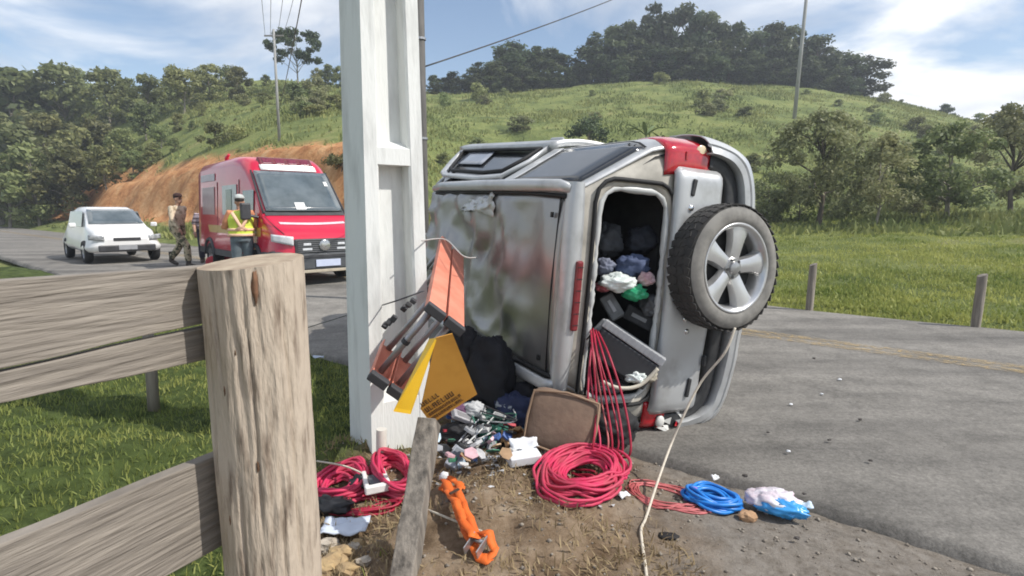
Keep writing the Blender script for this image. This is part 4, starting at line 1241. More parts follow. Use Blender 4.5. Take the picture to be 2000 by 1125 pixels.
    q = corner_patch(0.60, 0.985, 0.30, -1, 0.016, nu=20, nv=14, lead=.32)
    if True:
        q.f = [tuple(reversed(f)) for f in q.f]
    tl = q.obj('rear_light', RED, car, smooth=True, solid=0.01)
    b = B(); b.ellipsoid((-0.017, -0.835, 0.70), (0.009, 0.042, 0.046), 16, 8); b.obj('lamp_lens', mat('amber_clear_lens', (0.75, 0.62, 0.42), rough=0.1, coat=0.6), tl, smooth=True)
    b = B(); b.box((-0.030, -0.80, 0.83), (0.012, 0.05, 0.012)); b.obj('lens_rib', RED, tl, bevel=.003)
    q = corner_patch(0.74, 0.94, 0.10, 1, 0.012, nu=14, nv=10, lead=.5); q.obj('rear_light_remnant', RED, car, smooth=True, solid=.01)
    # broken lower light: cavity, shards
    b = B(); b.box((-0.005, 0.83, 0.72), (0.05, 0.10, 0.22)); bl = b.obj('broken_rear_light', PLAS, car, bevel=.01)
    bl['label'] = 'smashed rear light with exposed white housing'
    rdd = random.Random(3)
    for k in range(9):
        b = B(); c_ = Vector((-0.045 + rdd.uniform(-.02, .02), 0.80 + rdd.uniform(-.05, .08), 0.70 + rdd.uniform(-.10, .10)))
        b.prism([c_, c_ + Vector((rdd.uniform(-.02, .02), rdd.uniform(.02, .05), rdd.uniform(-.03, .02))), c_ + Vector((rdd.uniform(-.02, .02), rdd.uniform(-.01, .03), rdd.uniform(.02, .06)))], (1, .2, .1), .004)
        b.obj('shard', RED if k % 3 == 0 else mat('white_shard', (0.72, 0.71, 0.67), rough=0.3), bl)
    b = B(); b.ellipsoid((-0.035, 0.82, 0.80), (0.02, 0.04, 0.035), 12, 8); b.obj('bulb_housing', mat('white_shard', (0.72, 0.71, 0.67)), bl, smooth=True)
    # --- rear bumper: a band that sweeps up round both corners, black step pad inside it
    def band(path, prof_, name, m, parent, wob=0.0, smooth=True):
        Pp = [Vector((0, y, z)) for y, z in path]; sm = []
        for i in range(len(Pp) - 1):
            p0, p1, p2, p3 = Pp[max(i - 1, 0)], Pp[i], Pp[i + 1], Pp[min(i + 2, len(Pp) - 1)]
            for k in range(6):
                t_ = k / 6; sm.append(.5 * ((2 * p1) + (p2 - p0) * t_ + (2 * p0 - 5 * p1 + 4 * p2 - p3) * t_ ** 2 + (3 * p1 - p0 - 3 * p2 + p3) * t_ ** 3))
        sm.append(Pp[-1]); VV = []; k_ = len(prof_)
        for i, p in enumerate(sm):
            tg_ = (sm[min(i + 1, len(sm) - 1)] - sm[max(i - 1, 0)]).normalized(); out = Vector((0, tg_.z, -tg_.y))
            if out.dot(p - Vector((0, 0, .75))) < 0: out = -out
            for off, x in prof_:
                q = p + out * off
                fw = 0.05 * (abs(q.y) / .9) ** 2 + 0.10 * max(0, (abs(q.y) - .80) / .14) ** 2
                VV.append((x + fw + wob * nz(q.y * 4, q.z * 4, 3.0, 3) * (1 if q.y > .2 else .25), q.y, q.z))
        q = B(); q.add(VV, [(i * k_ + j, i * k_ + j + 1, (i + 1) * k_ + j + 1, (i + 1) * k_ + j) for i in range(len(sm) - 1) for j in range(k_ - 1)])
        return q.obj(name, m, parent, smooth=smooth, angle=50, solid=-.008)
    bmp = band([(-.885, .66), (-.875, .56), (-.835, .44), (-.74, .345), (-.56, .30), (-.25, .285), (0, .28), (.25, .285), (.56, .30), (.74, .345), (.835, .44), (.875, .56), (.885, .66)],
               [(-.060, -.02), (-.058, -.105), (-.052, -.122), (-.012, -.128), (-.006, -.112), (.000, -.112), (.006, -.128), (.040, -.120), (.058, -.105), (.072, -.05), (.078, .03), (.076, .16)], 'rear_bumper', PAINT, car, wob=.012)
    band([(-.80, .63), (-.785, .56), (-.74, .475), (-.66, .425), (-.5, .41), (0, .40), (.5, .41), (.66, .425), (.74, .475), (.785, .56), (.80, .63)],
         [(-.062, .01), (-.060, -.06), (-.045, -.075), (.03, -.075), (.045, -.06), (.046, .01)], 'step_pad', PLAS, bmp)
    # --- side windows of the upper flank
    def flank_patch(s0, s1, z0, z1, sg, off, nu=14, nv=8, slant=0.0, slant2=0.0):
        q = B()
        def fn(u_, v_):
            z = z0 + (z1 - z0) * v_
            i = next(k for k in range(len(prof) - 1) if prof[k + 1][1] >= z); f_ = (z - prof[i][1]) / (prof[i + 1][1] - prof[i][1] + 1e-9)
            s_ = (s0 + slant2 * v_) + (s1 + slant * v_ - s0 - slant2 * v_) * u_
            x, w, z_ = surf(s_, i + f_)
            return (x, sg * (w + off * .85), z + off * .5)
        q.grid(fn, nu, nv)
        if sg < 0: q.f = [tuple(reversed(f)) for f in q.f]
        return q
    flank_patch(0.05, 0.98, 1.10, 1.525, -1, 0.006, slant=-.05).obj('quarter_window', GLS, car, smooth=True, solid=0.004)
    for z0, z1, s0, s1 in ((1.085, 1.10, .03, 1.0), (1.527, 1.54, .03, 1.0)):
        flank_patch(s0, s1, z0, z1, -1, 0.010).obj('window_trim', RUB, car, smooth=True)
    flank_patch(0.99, 1.13, 1.08, 1.545, -1, 0.012, slant=-.05, slant2=-.05).obj('door_pillar', PAINT, car, smooth=True, solid=0.006)
    # sprung front door on the upper flank
    lift = lambda s: 0.012 + 0.045 * max(0, s - 1.12)
    def door_pt(s, z, extra=0.0):
        i = next(k for k in range(len(prof) - 1) if prof[k + 1][1] >= z); f_ = (z - prof[i][1]) / (prof[i + 1][1] - prof[i][1] + 1e-9)
        w = (prof[i][0] * (1 - f_) + prof[i + 1][0] * f_)
        return (s, -(w + lift(s) + extra), z)
    b = B(); b.grid(lambda u_, v_: door_pt(1.14 + 1.9 * u_, .40 + .70 * v_), 20, 12)
    door = b.obj('front_door', PAINT, car, smooth=True, solid=0.05)
    b = B(); b.tube([door_pt(s, z, .01) for s, z in ((1.18, 1.10), (1.14, 1.30), (1.17, 1.50), (1.5, 1.545), (2.25, 1.54), (2.42, 1.50), (2.7, 1.32), (2.98, 1.12), (2.5, 1.10), (1.8, 1.10))], 0.020, 8, closed=True, flat=1.8); b.obj('door_frame', PAINT, door, smooth=True)
    b = B(); b.tube([door_pt(s, z, .03) for s, z in ((1.24, 1.14), (1.22, 1.30), (1.24, 1.46), (1.5, 1.50), (2.22, 1.495), (2.36, 1.46), (2.6, 1.30), (2.82, 1.15), (2.4, 1.14), (1.8, 1.14))], 0.016, 6, closed=True); b.obj('frame_seal', RUB, door, smooth=True)
    b = B(); b.grid(lambda u_, v_: door_pt(1.18 + (1.22 + .55 * (1 - v_)) * u_, 1.11 + .42 * v_, -.008), 10, 6); b.obj('door_dark_pane', GLS, door, smooth=True, solid=.004)  # dark pane added so the open window reads as dark interior
    b = B(); b.grid(lambda u_, v_: door_pt(2.1 + .6 * u_ - .2 * v_, 1.13 + .22 * v_, .012), 6, 4); b.obj('glass_remnant', mat('cloudy_glass', (0.30, 0.32, 0.36), (0.2, .22, .26), rough=.15), door, smooth=True, solid=.004)
    b = B(); b.tube([door_pt(1.45, .95, .02), door_pt(1.40, .955, .055), door_pt(1.24, .955, .055), door_pt(1.20, .95, .02)], .014, 8); b.obj('door_handle', PAINT, door, smooth=True)
    # roof rails and ditch mouldings
    for sg in (-1, 1):
        b = B(); b.tube([(0.03, sg * .545, 1.605), (0.10, sg * .56, 1.635), (.5, sg * .565, 1.645), (1.3, sg * .565, 1.645), (2.1, sg * .56, 1.63), (2.38, sg * .545, 1.60)], [.018, .024, .025, .025, .024, .018], 8, flat=1.5, up=(0, 0, 1))
        b.obj('roof_rail', PAINT, car, smooth=True)
        b = B(); b.tube([(0.05, sg * .505, 1.612), (.5, sg * .520, 1.618), (1.4, sg * .520, 1.615), (2.3, sg * .505, 1.60)], .015, 6); b.obj('roof_moulding', RUB, car, smooth=True)
    b = B(); b.tube([(0.115, -.50, 1.614), (.105, 0, 1.634), (.115, .50, 1.614)], .007, 6); b.obj('roof_seam', RUB, car, smooth=True)
    b = B(); b.box((0.17, -.40, 1.632), (.02, .03, .012)); b.box((0.2, .43, 1.625), (.02, .03, .012)); b.obj('roof_plug', RUB, car)
    # torn roof flap and bent windscreen frame
    b = B(); b.grid(lambda u_, v_: (1.0 + .62 * u_ + .04 * nz(v_ * 3, u_ * 2), -.50 + .15 * v_ * (1 - .75 * u_) + .10 * u_ ** 2 + .03 * nz(u_ * 7, v_ * 2, 9), 1.622 + .035 * math.sin(PI * u_) * v_ + .02 * nz(u_ * 5, v_ * 4, 3)), 20, 6); b.obj('torn_flap', PAINT, car, smooth=True, solid=.003)
    b = B(); b.tube([(2.38, -.56, 1.55), (2.42, -.2, 1.50), (2.3, .2, 1.49), (2.35, .55, 1.47)], .03, 8); b.obj('windscreen_header', RUB, car, smooth=True)
    b = B(); b.tube([(2.38, -.57, 1.55), (2.75, -.66, 1.34), (3.1, -.74, 1.08)], .04, 8); b.obj('windscreen_pillar', PAINT, car, smooth=True)
    b = B(); b.tube([(2.38, .57, 1.52), (2.75, .66, 1.32), (3.1, .74, 1.08)], .04, 8); b.obj('windscreen_pillar', PAINT, car, smooth=True)
    b = B(); b.grid(lambda u_, v_: (2.43 + .63 * u_, (-.55 + 1.1 * v_) * (1 + .18 * u_), 1.555 - .45 * u_ - .05 * math.sin(PI * v_) * (1 - u_) + .02 * nz(u_ * 4, v_ * 4)), 12, 14); b.obj('windscreen', mat('crazed_glass', (0.10, 0.115, 0.12), (0.03, 0.035, 0.04), scale=22, rough=.12, rough2=.4), car, smooth=True)
    # --- wheels
    TYRE = mat('tyre_rubber', (0.034, 0.033, 0.032), (0.060, 0.057, 0.053), scale=16, rough=0.78)
    TYREW = mat('dusty_tyre_wall', (0.235, 0.225, 0.205), (0.13, 0.125, 0.115), scale=9, rough=0.85, lo=.3, hi=.6)
    ALLOY = mat('alloy', (0.62, 0.62, 0.62), (0.52, 0.52, 0.52), scale=8, rough=0.32, metal=0.75)
    def wheel(parent, M_, R=.36, W=.235, name='wheel', rim_detail=True, wallmat=None):
        """axle along local z, outer face at +z"""
        e = empty(name); e.parent = parent; e.matrix_local = M_
        h = W / 2; rr = R * .685
        p = [(rr, h * .78), (rr + .012, h * .92), (R * .78, h * 1.0), (R * .88, h * .96), (R * .945, h * .80)]
        b = B(); b.lathe(p, 56); b.obj('sidewall', wallmat or TYREW, e, smooth=True)
        b = B(); b.lathe([(R * .945, h * .80), (R * .985, h * .62), (R, h * .35), (R, -h * .35), (R * .985, -h * .62), (R * .945, -h * .80), (R * .88, -h * .96), (R * .78, -h), (rr, -h * .8)], 56); b.obj('tyre', TYRE, e, smooth=True)
        tb = B()
        for k in range(44):
            a = 2 * PI * k / 44
            for zc, tilt in ((-.62, .35), (-.2, -.35), (.22, .35), (.64, -.35)):
                Rm = Matrix.Rotation(a, 3, 'Z') @ Matrix.Rotation(tilt, 3, 'X')
                tb.box(Matrix.Rotation(a, 3, 'Z') @ Vector((R * (1.0 if abs(zc) < .4 else .985) + .001, 0, zc * h)), (.006, R * .112, h * .34), Rm)
        tb.obj('tread', TYRE, e)
        b = B(); b.lathe([(rr - .004, h * .80), (rr + .010, h * .90), (rr + .004, h * .96), (rr - .010, h * .90), (rr - .024, h * .55), (rr - .035, h * .2), (rr - .03, -h * .75)], 48); b.obj('rim', ALLOY, e, smooth=True)
        b = B(); b.lathe([(0, h * .05), (rr - .03, h * .0)], 32); b.obj('spoke_gap_shade', mat('wheel_shadow_black', (0.02, 0.02, 0.021), rough=.7), e)  # black disc painted as the shade behind the spokes
        if rim_detail:
            b = B(); r0, r1 = .052, rr - .012
            for k in range(5):
                a = 2 * PI * k / 5 + .30
                Rz = Matrix.Rotation(a, 3, 'Z')
                sec = []
                for i in range(7):
                    f = i / 6; r_ = r0 + (r1 - r0) * f; wd = .046 + .008 * f + .034 * f ** 3
                    z0_, z1_ = h * (.30 + .02 * f), h * (.62 + .12 * f + .04 * math.sin(PI * f))
                    sec.append([Rz @ Vector((r_, -wd, z0_)), Rz @ Vector((r_, -wd * .80, z1_ - .004)), Rz @ Vector((r_, -wd * .3, z1_ + .004)), Rz @ Vector((r_, wd * .3, z1_ + .004)), Rz @ Vector((r_, wd * .80, z1_ - .004)), Rz @ Vector((r_, wd, z0_))])
                vv = [p_ for s_ in sec for p_ in s_]
                b.add(vv, [(i * 6 + j, i * 6 + j + 1, (i + 1) * 6 + j + 1, (i + 1) * 6 + j) for i in range(6) for j in range(5)])
            b.obj('spokes', ALLOY, e, smooth=True, angle=40)
            b = B(); b.lathe([(.066, h * .35), (.066, h * .64), (.056, h * .70), (.040, h * .70), (.036, h * .80), (.024, h * .84), (0, h * .84)], 28); b.obj('hub_cap', mat('hub_grey', (0.42, 0.42, 0.42), (.28, .28, .28), scale=20, rough=.3, metal=.7), e, smooth=True, angle=35)
            for k in range(5):
                a = 2 * PI * k / 5 + .30 + PI / 5
                b = B(); b.tube([Vector((.052 * math.cos(a), .052 * math.sin(a), h * .6)), Vector((.052 * math.cos(a), .052 * math.sin(a), h * .74))], .009, 6); b.obj('wheel_nut', mat('dark_steel', (0.12, 0.12, 0.125), rough=.35, metal=.9), e)
        return e
    # spare: outer face looks rearwards (-x), slightly askew on its bent carrier
    Ms = Matrix.Translation((-0.195, -0.17, 0.575)) @ Matrix.Rotation(R_(4), 4, 'Z') @ Matrix.Rotation(R_(2), 4, 'Y') @ Matrix.Rotation(-PI / 2, 4, 'Y') @ Matrix.Rotation(.5, 4, 'Z')
    sw = wheel(car, Ms, R=.372, W=.235, name='spare_wheel')
    b = B(); b.box((-0.065, -0.17, 0.60), (0.05, 0.20, 0.20)); b.obj('wheel_carrier', PLAS, car, bevel=.01)
    for ax, az in AX:
        for sg in (-1, 1):
            Mw = Matrix.Translation((ax, sg * .77, az)) @ Matrix.Rotation(-sg * PI / 2, 4, 'X')
            wheel(car, Mw, R=.345, W=.22, rim_detail=(sg < 0))
            b = B(); b.tube([(ax + .41 * math.cos(a), sg * (.895 + .01 * math.sin(a)), az + .41 * math.sin(a)) for a in np.linspace(-.15, PI + .15, 22)], .035, 6, flat=.8); b.obj('wheel_arch', PLAS, car, smooth=True)
        b = B(); b.tube([(ax, -.7, az), (ax, .7, az)], .045, 8); b.obj('axle', PLAS, car, smooth=True)
    b = B(); b.box((1.2, .25, .21), (.7, .5, .10)); b.obj('fuel_tank', PLAS, car, bevel=.03)
    b = B(); b.tube([(-.05, .5, .26), (.5, .48, .22), (1.2, -.15, .2), (2.4, -.1, .2)], .03, 8); b.obj('exhaust', mat('rusty_steel', (0.16, 0.10, 0.07), rough=.7, metal=.5), car, smooth=True)
    return car, M
car, CM = make_car()
def cw(x, y, z): return CM @ Vector((x, y, z))

# ------------------------------------------------------------------ ambulance and white car
def loft(secs, n=28):
    """secs: list of (x, zlo, zhi, hw_lo, hw_hi, r) -> rings of a rounded box section"""
    V = []
    for x, zl, zh, wl_, wh, r in secs:
        pts = []
        cs = [(-1, -1), (1, -1), (1, 1), (-1, 1)]
        for ci, (sy, sz) in enumerate(cs):
            for k in range(n // 4):
                a = {0: PI, 1: 1.5 * PI, 2: 0, 3: 0.5 * PI}[ci] + (PI / 2) * k / (n // 4 - 1)
                w = wl_ if sz < 0 else wh
                rr = min(r, (zh - zl) / 2 * .98)
                y = sy * (w - rr) + rr * math.cos(a)
                z = (zl + rr if sz < 0 else zh - rr) + rr * math.sin(a)
                pts.append((x, y, z))
        V += pts
    return V
def loft_obj(name, secs, m, parent, n=28, smooth=True, angle=40, sub=0):
    V = loft(secs, n); k = len(secs); N = len(V) // k
    Fs = [(i * N + j, i * N + (j + 1) % N, (i + 1) * N + (j + 1) % N, (i + 1) * N + j) for i in range(k - 1) for j in range(N)]
    Fs.append(tuple(range(N))); Fs.append(tuple(reversed([(k - 1) * N + j for j in range(N)])))
    Fs = [tuple(reversed(f)) for f in Fs]
    b = B(); b.add(V, Fs)
    return b.obj(name, m, parent, smooth=smooth, angle=angle, sub=sub)
V_TYRE = mat('vehicle_tyre', (0.02, 0.02, 0.021), rough=.8)
V_RIM = mat('vehicle_rim', (0.45, 0.45, 0.46), (.3, .3, .31), rough=.35, metal=.7)
V_GLASS = mat('vehicle_glass', (0.055, 0.075, 0.082), (0.12, 0.145, 0.155), scale=2.2, rough=.05, spec=1.0, coat=.6)  # base colour lightened and mottled to suggest reflected sky
V_BLACK = mat('vehicle_plastic', (0.03, 0.031, 0.034), (.05, .05, .055), scale=6, rough=.55)
V_LAMP = mat('headlamp_glass', (0.75, 0.77, 0.78), (.55, .57, .6), scale=12, rough=.1, coat=.8)
V_WHITE = mat('white_paint', (0.80, 0.80, 0.79), (0.74, 0.74, 0.73), scale=2, rough=.3, coat=.6)
def simple_wheel(parent, x, y, r, w, sg):
    e = empty('wheel'); e.parent = parent; e.location = (x, y, r); e.rotation_euler = (-sg * PI / 2, 0, 0)
    h = w / 2
    b = B(); b.lathe([(r * .62, h * .8), (r * .7, h), (r * .92, h * .95), (r, h * .6), (r, -h * .6), (r * .92, -h), (r * .6, -h)], 32); b.obj('tyre', V_TYRE, e, smooth=True)
    b = B(); b.lathe([(r * .64, h * .82), (r * .6, h * .5), (r * .25, h * .55), (r * .2, h * .75), (0, h * .75)], 32); b.obj('rim', V_RIM, e, smooth=True, angle=35)
    return e

def ambulance():
    H = Vector((0.66, -0.75, 0)); rz = math.atan2(H.y, H.x)
    fr = gp(668, 541)                                 # under the left front wheel
    side = Vector((-H.y, H.x, 0))
    o = fr - side * 0.90 - H * 1.80
    AS = 0.915
    o = fr - side * 0.90 * AS - H * 1.80 * AS
    t = thing('ambulance', 'red rescue ambulance van parked on the road behind the fence', 'ambulance', (o.x, o.y, 0.02), rz)
    t.scale = (AS, AS, AS)
    RED = mat('ambulance_red', (0.60, 0.008, 0.045), (0.52, 0.006, 0.036), scale=1.5, rough=.28, coat=.7)
    GOLD = mat('gold_stripe', (0.55, 0.36, 0.10), (.45, .28, .08), rough=.4)
    W = 1.01
    secs = [(-2.95, .55, 2.45, W - .06, .86, .18), (-2.9, .45, 2.62, W - .02, .90, .2), (-2.6, .42, 2.72, W, .91, .22), (0.2, .42, 2.74, W, .91, .22), (0.75, .42, 2.70, W, .90, .24), (1.05, .42, 2.58, W, .89, .26),
            (1.35, .42, 2.28, W, .885, .20), (1.75, .42, 1.85, W, .90, .14), (2.10, .42, 1.46, W, .93, .12), (2.2, .42, 1.36, W, .93, .14), (2.55, .42, 1.22, W - .01, .91, .15), (2.80, .44, 1.06, W - .05, .85, .16), (2.93, .46, .94, W - .14, .72, .16), (2.98, .50, .86, W - .26, .62, .15)]
    loft_obj('body', secs, RED, t, n=40)
    def roofz(x, f=1.0):
        xs = [s[0] for s in secs]; return float(np.interp(x, xs, [s[2] for s in secs]))
    def hwz(x, z):
        xs = [s[0] for s in secs]; lo_ = float(np.interp(x, xs, [s[3] for s in secs])); hi_ = float(np.interp(x, xs, [s[4] for s in secs])); zl = float(np.interp(x, xs, [s[1] for s in secs])); zh = roofz(x)
        return lo_ + (hi_ - lo_) * max(0, min(1, (z - zl) / (zh - zl)))
    # windscreen
    b = B(); b.grid(lambda u_, v_: (1.27 + .80 * u_ + .03 + .02 * math.cos((v_ - .5) * PI), (-.80 + 1.60 * v_) * (1 + .04 * u_), roofz(1.27 + .80 * u_) + .012), 8, 10)
    ws = b.obj('windscreen', V_GLASS, t, smooth=True, solid=.006)
    for (u0, v0, du, dv) in ((.80, .38, .17, .13), (.25, .90, .12, .05)):
        b = B(); b.grid(lambda u_, v_: (1.27 + .80 * (u0 + du * u_) + .045 + .02 * math.cos(((v0 + dv * v_) - .5) * PI), (-.80 + 1.60 * (v0 + dv * v_)) * (1 + .04 * (u0 + du * u_)), roofz(1.27 + .80 * (u0 + du * u_)) + .020), 3, 3)
        b.obj('paper', mat('white_paper', (0.75, .75, .74), rough=.8), ws)
    b = B()
    b.tube([(2.07, -.6, roofz(2.07) + .03), (1.9, -.1, roofz(1.9) + .035)], .012, 5); b.tube([(2.07, .1, roofz(2.07) + .03), (1.92, .6, roofz(1.92) + .035)], .012, 5); b.obj('wiper', V_BLACK, ws)
    # visor band above the screen and bonnet stripe
    b = B(); b.grid(lambda u_, v_: (1.13 + .12 * u_ + .015, -.62 + 1.24 * v_, roofz(1.13 + .12 * u_) + .014), 2, 8); b.obj('visor_band', V_WHITE, t, smooth=True, solid=.01)
    b = B(); b.grid(lambda u_, v_: (2.46 + .10 * u_ - .05 * (2 * v_ - 1) ** 2, -.70 + 1.40 * v_, roofz(2.46 + .10 * u_ - .05 * (2 * v_ - 1) ** 2) + .008), 3, 12); b.obj('bonnet_stripe', mat('pinkish_white', (0.80, .62, .66), rough=.4), t, smooth=True)
    # front: grille, star, bars, lamps, bumper, plate
    b = B(); b.box((2.965, 0, .80), (.07, 1.22, .30)); g_ = b.obj('grille', V_BLACK, t, bevel=.03)
    for z in (.69, .73, .77, .81, .85, .89, .93):
        b = B(); b.box((3.004, 0, z), (.012, 1.1, .014)); b.obj('grille_bar', mat('grey_bar', (.16, .165, .17), rough=.4), g_)
    b = B(); b.lathe([(.12, 0), (.12, .02), (.10, .025), (.0, .03)], 20, Matrix.Translation((3.005, 0, .81)) @ Matrix.Rotation(PI / 2, 4, 'Y')); b.obj('badge', mat('badge_chrome', (.6, .6, .6), rough=.2, metal=.9), g_, smooth=True)
    for sy in (-.36, .36):
        b = B(); b.box((3.002, sy, .84), (.02, .16, .05)); b.box((3.002, sy, .74), (.02, .2, .05)); b.obj('strobe', V_LAMP, g_, bevel=.01)
    for sg in (-1, 1):
        b = B()
        b.grid(lambda u_, v_: (2.955 - .22 * u_ ** 1.5, sg * (.62 + .335 * u_), .86 + .14 * v_ + .05 * u_ - .04 * (1 - v_) * (1 - u_)), 8, 4)
        if sg > 0: b.f = [tuple(reversed(f)) for f in b.f]
        b.obj('headlight', V_LAMP, t, smooth=True, solid=-.05)
    bsec = [(2.2, .34, .70, 1.03, 1.03, .1), (2.75, .30, .72, 1.02, 1.0, .1), (2.95, .28, .68, .96, .92, .12), (3.06, .30, .62, .82, .8, .12), (3.10, .36, .56, .6, .6, .08)]
    bm = loft_obj('front_bumper', bsec, mat('grey_bumper', (.055, .06, .066), (.08, .085, .09), scale=5, rough=.55), t, n=28)
    b = B(); b.box((3.095, 0.02, .60), (.03, 1.15, .07)); b.obj('bumper_intake', V_BLACK, bm, bevel=.01)
    b = B(); b.box((3.118, .02, .46), (.012, .52, .14)); b.obj('number_plate', mat('pale_blue_plate', (.55, .60, .74), (.5, .55, .7), rough=.4), bm, bevel=.004)
    b = B(); b.box((3.04, 0, .30), (.10, 1.1, .06)); b.obj('skid_strip', mat('tan_strip', (.48, .42, .32), rough=.6), bm, bevel=.01)
    for sg in (-1, 1):
        b = B(); b.lathe([(0, .02), (.05, .015), (.055, 0)], 14, Matrix.Translation((2.985, sg * .74, .46)) @ Matrix.Rotation(PI / 2 , 4, 'Y')); b.obj('fog_lamp', V_LAMP, bm, smooth=True)
        m_ = empty('mirror'); m_.parent = t
        b = B(); b.box((1.98, sg * 1.20, 1.50), (.10, .20, .34)); b.obj('mirror_housing', V_BLACK, m_, bevel=.03)
        b = B(); b.tube([(2.0, sg * .96, 1.38), (1.99, sg * 1.15, 1.42)], .03, 8); b.obj('mirror_arm', V_BLACK, m_)
    for sg in (-1, 1):
        b = B(); b.tube([(2.16, sg * .90, roofz(2.16) + .004), (2.5, sg * .86, roofz(2.5) + .004), (2.82, sg * .74, roofz(2.82) + .004)], .007, 5); b.obj('bonnet_seam', V_BLACK, t)
        b = B(); b.tube([(1.26, sg * .83, roofz(1.26) + .006), (1.7, sg * .86, roofz(1.7) + .006), (2.10, sg * .885, roofz(2.10) + .006)], .022, 6); b.obj('screen_pillar', V_BLACK, t, smooth=True)
        b = B(); b.box((2.90, sg * .82, .52), (.16, .22, .16)); b.obj('lamp_recess', V_BLACK, bm, bevel=.03)
    b = B(); b.grid(lambda u_, v_: (2.06 + .10 * u_, -.86 + 1.72 * v_, roofz(2.06 + .10 * u_) + .014), 2, 8); b.obj('cowl', V_BLACK, t, smooth=True)
    # roof light bar and beacons
    b = B(); b.box((1.02, 0, 2.56), (.30, 1.20, .13), Matrix.Rotation(.75, 3, 'Y')); lb = b.obj('light_bar', mat('dark_red_lamp', (.16, .005, .015), (.1, .003, .01), scale=10, rough=.15, coat=.8), t, bevel=.03)
    for y in (-.42, -.14, .14, .42):
        b = B(); b.box((1.066, y, 2.61), (.16, .18, .012), Matrix.Rotation(.75, 3, 'Y')); b.obj('lamp_lens', mat('lamp_pink', (.22, .03, .06), (.10, .01, .03), scale=20, rough=.25), lb, bevel=.004)
    b = B(); b.tube([(-.9, -.70, 2.70), (-.92, -.70, 2.80), (-.78, -.68, 2.86)], [.05, .05, .03], 8); b.obj('roof_horn', RED, t, smooth=True)
    # flanks: windows with pale frame, gold stripe, sill, door seams
    for sg in (-1, 1):
        def pane(name, x0, x1, z0, z1, m, off, parent=t):
            q = B(); q.grid(lambda u_, v_: (x0 + (x1 - x0) * u_, sg * (hwz(x0 + (x1 - x0) * u_, z0 + (z1 - z0) * v_) + off), z0 + (z1 - z0) * v_), 4, 4)
            if sg < 0: q.f = [tuple(reversed(f)) for f in q.f]
            return q.obj(name, m, parent, solid=.008)
        PALE = mat('pale_window_band', (.50, .53, .52), (.42, .46, .45), rough=.25)
        w1 = pane('side_window', -.55, .55, 1.42, 2.10, PALE, .010)
        pane('pane', -.22, .22, 1.52, 2.0, mat('green_tint', (.06, .12, .11), rough=.1), .020, w1)
        pane('side_window', -2.4, -1.25, 1.42, 2.10, mat('frosted_pane', (.36, .25, .27), (.3, .2, .22), rough=.3), .010)
        pane('door_window', .98, 1.62, 1.42, 1.95, V_GLASS, .010)
        pane('gold_stripe', -2.85, 2.1, .98, 1.16, GOLD, .008)
        pane('side_sill', -2.8, 2.2, .43, .58, V_BLACK, .012)
        pane('lettering_band', -2.5, -1.2, 2.25, 2.42, mat('pale_lettering', (.60, .56, .60), rough=.5), .010)
        for x in (-1.0, .72, 1.9):
            q = B(); q.tube([(x, sg * (hwz(x, .6) + .002), .6), (x, sg * (hwz(x, 1.3) + .002), 1.3), (x, sg * (hwz(x, 2.2 if x < 1.5 else 1.4) + .002), 2.2 if x < 1.5 else 1.4)], .008, 5); q.obj('door_seam', V_BLACK, t)
    for x in (-1.75, 1.80):
        for sg in (-1, 1):
            simple_wheel(t, x, sg * .90, .36, .25, sg)
            q = B(); q.tube([(x + .44 * math.cos(a), sg * 1.005, .36 + .44 * math.sin(a)) for a in np.linspace(.1, PI - .1, 16)], .05, 6); q.obj('wheel_arch', V_BLACK, t, smooth=True)
ambulance()

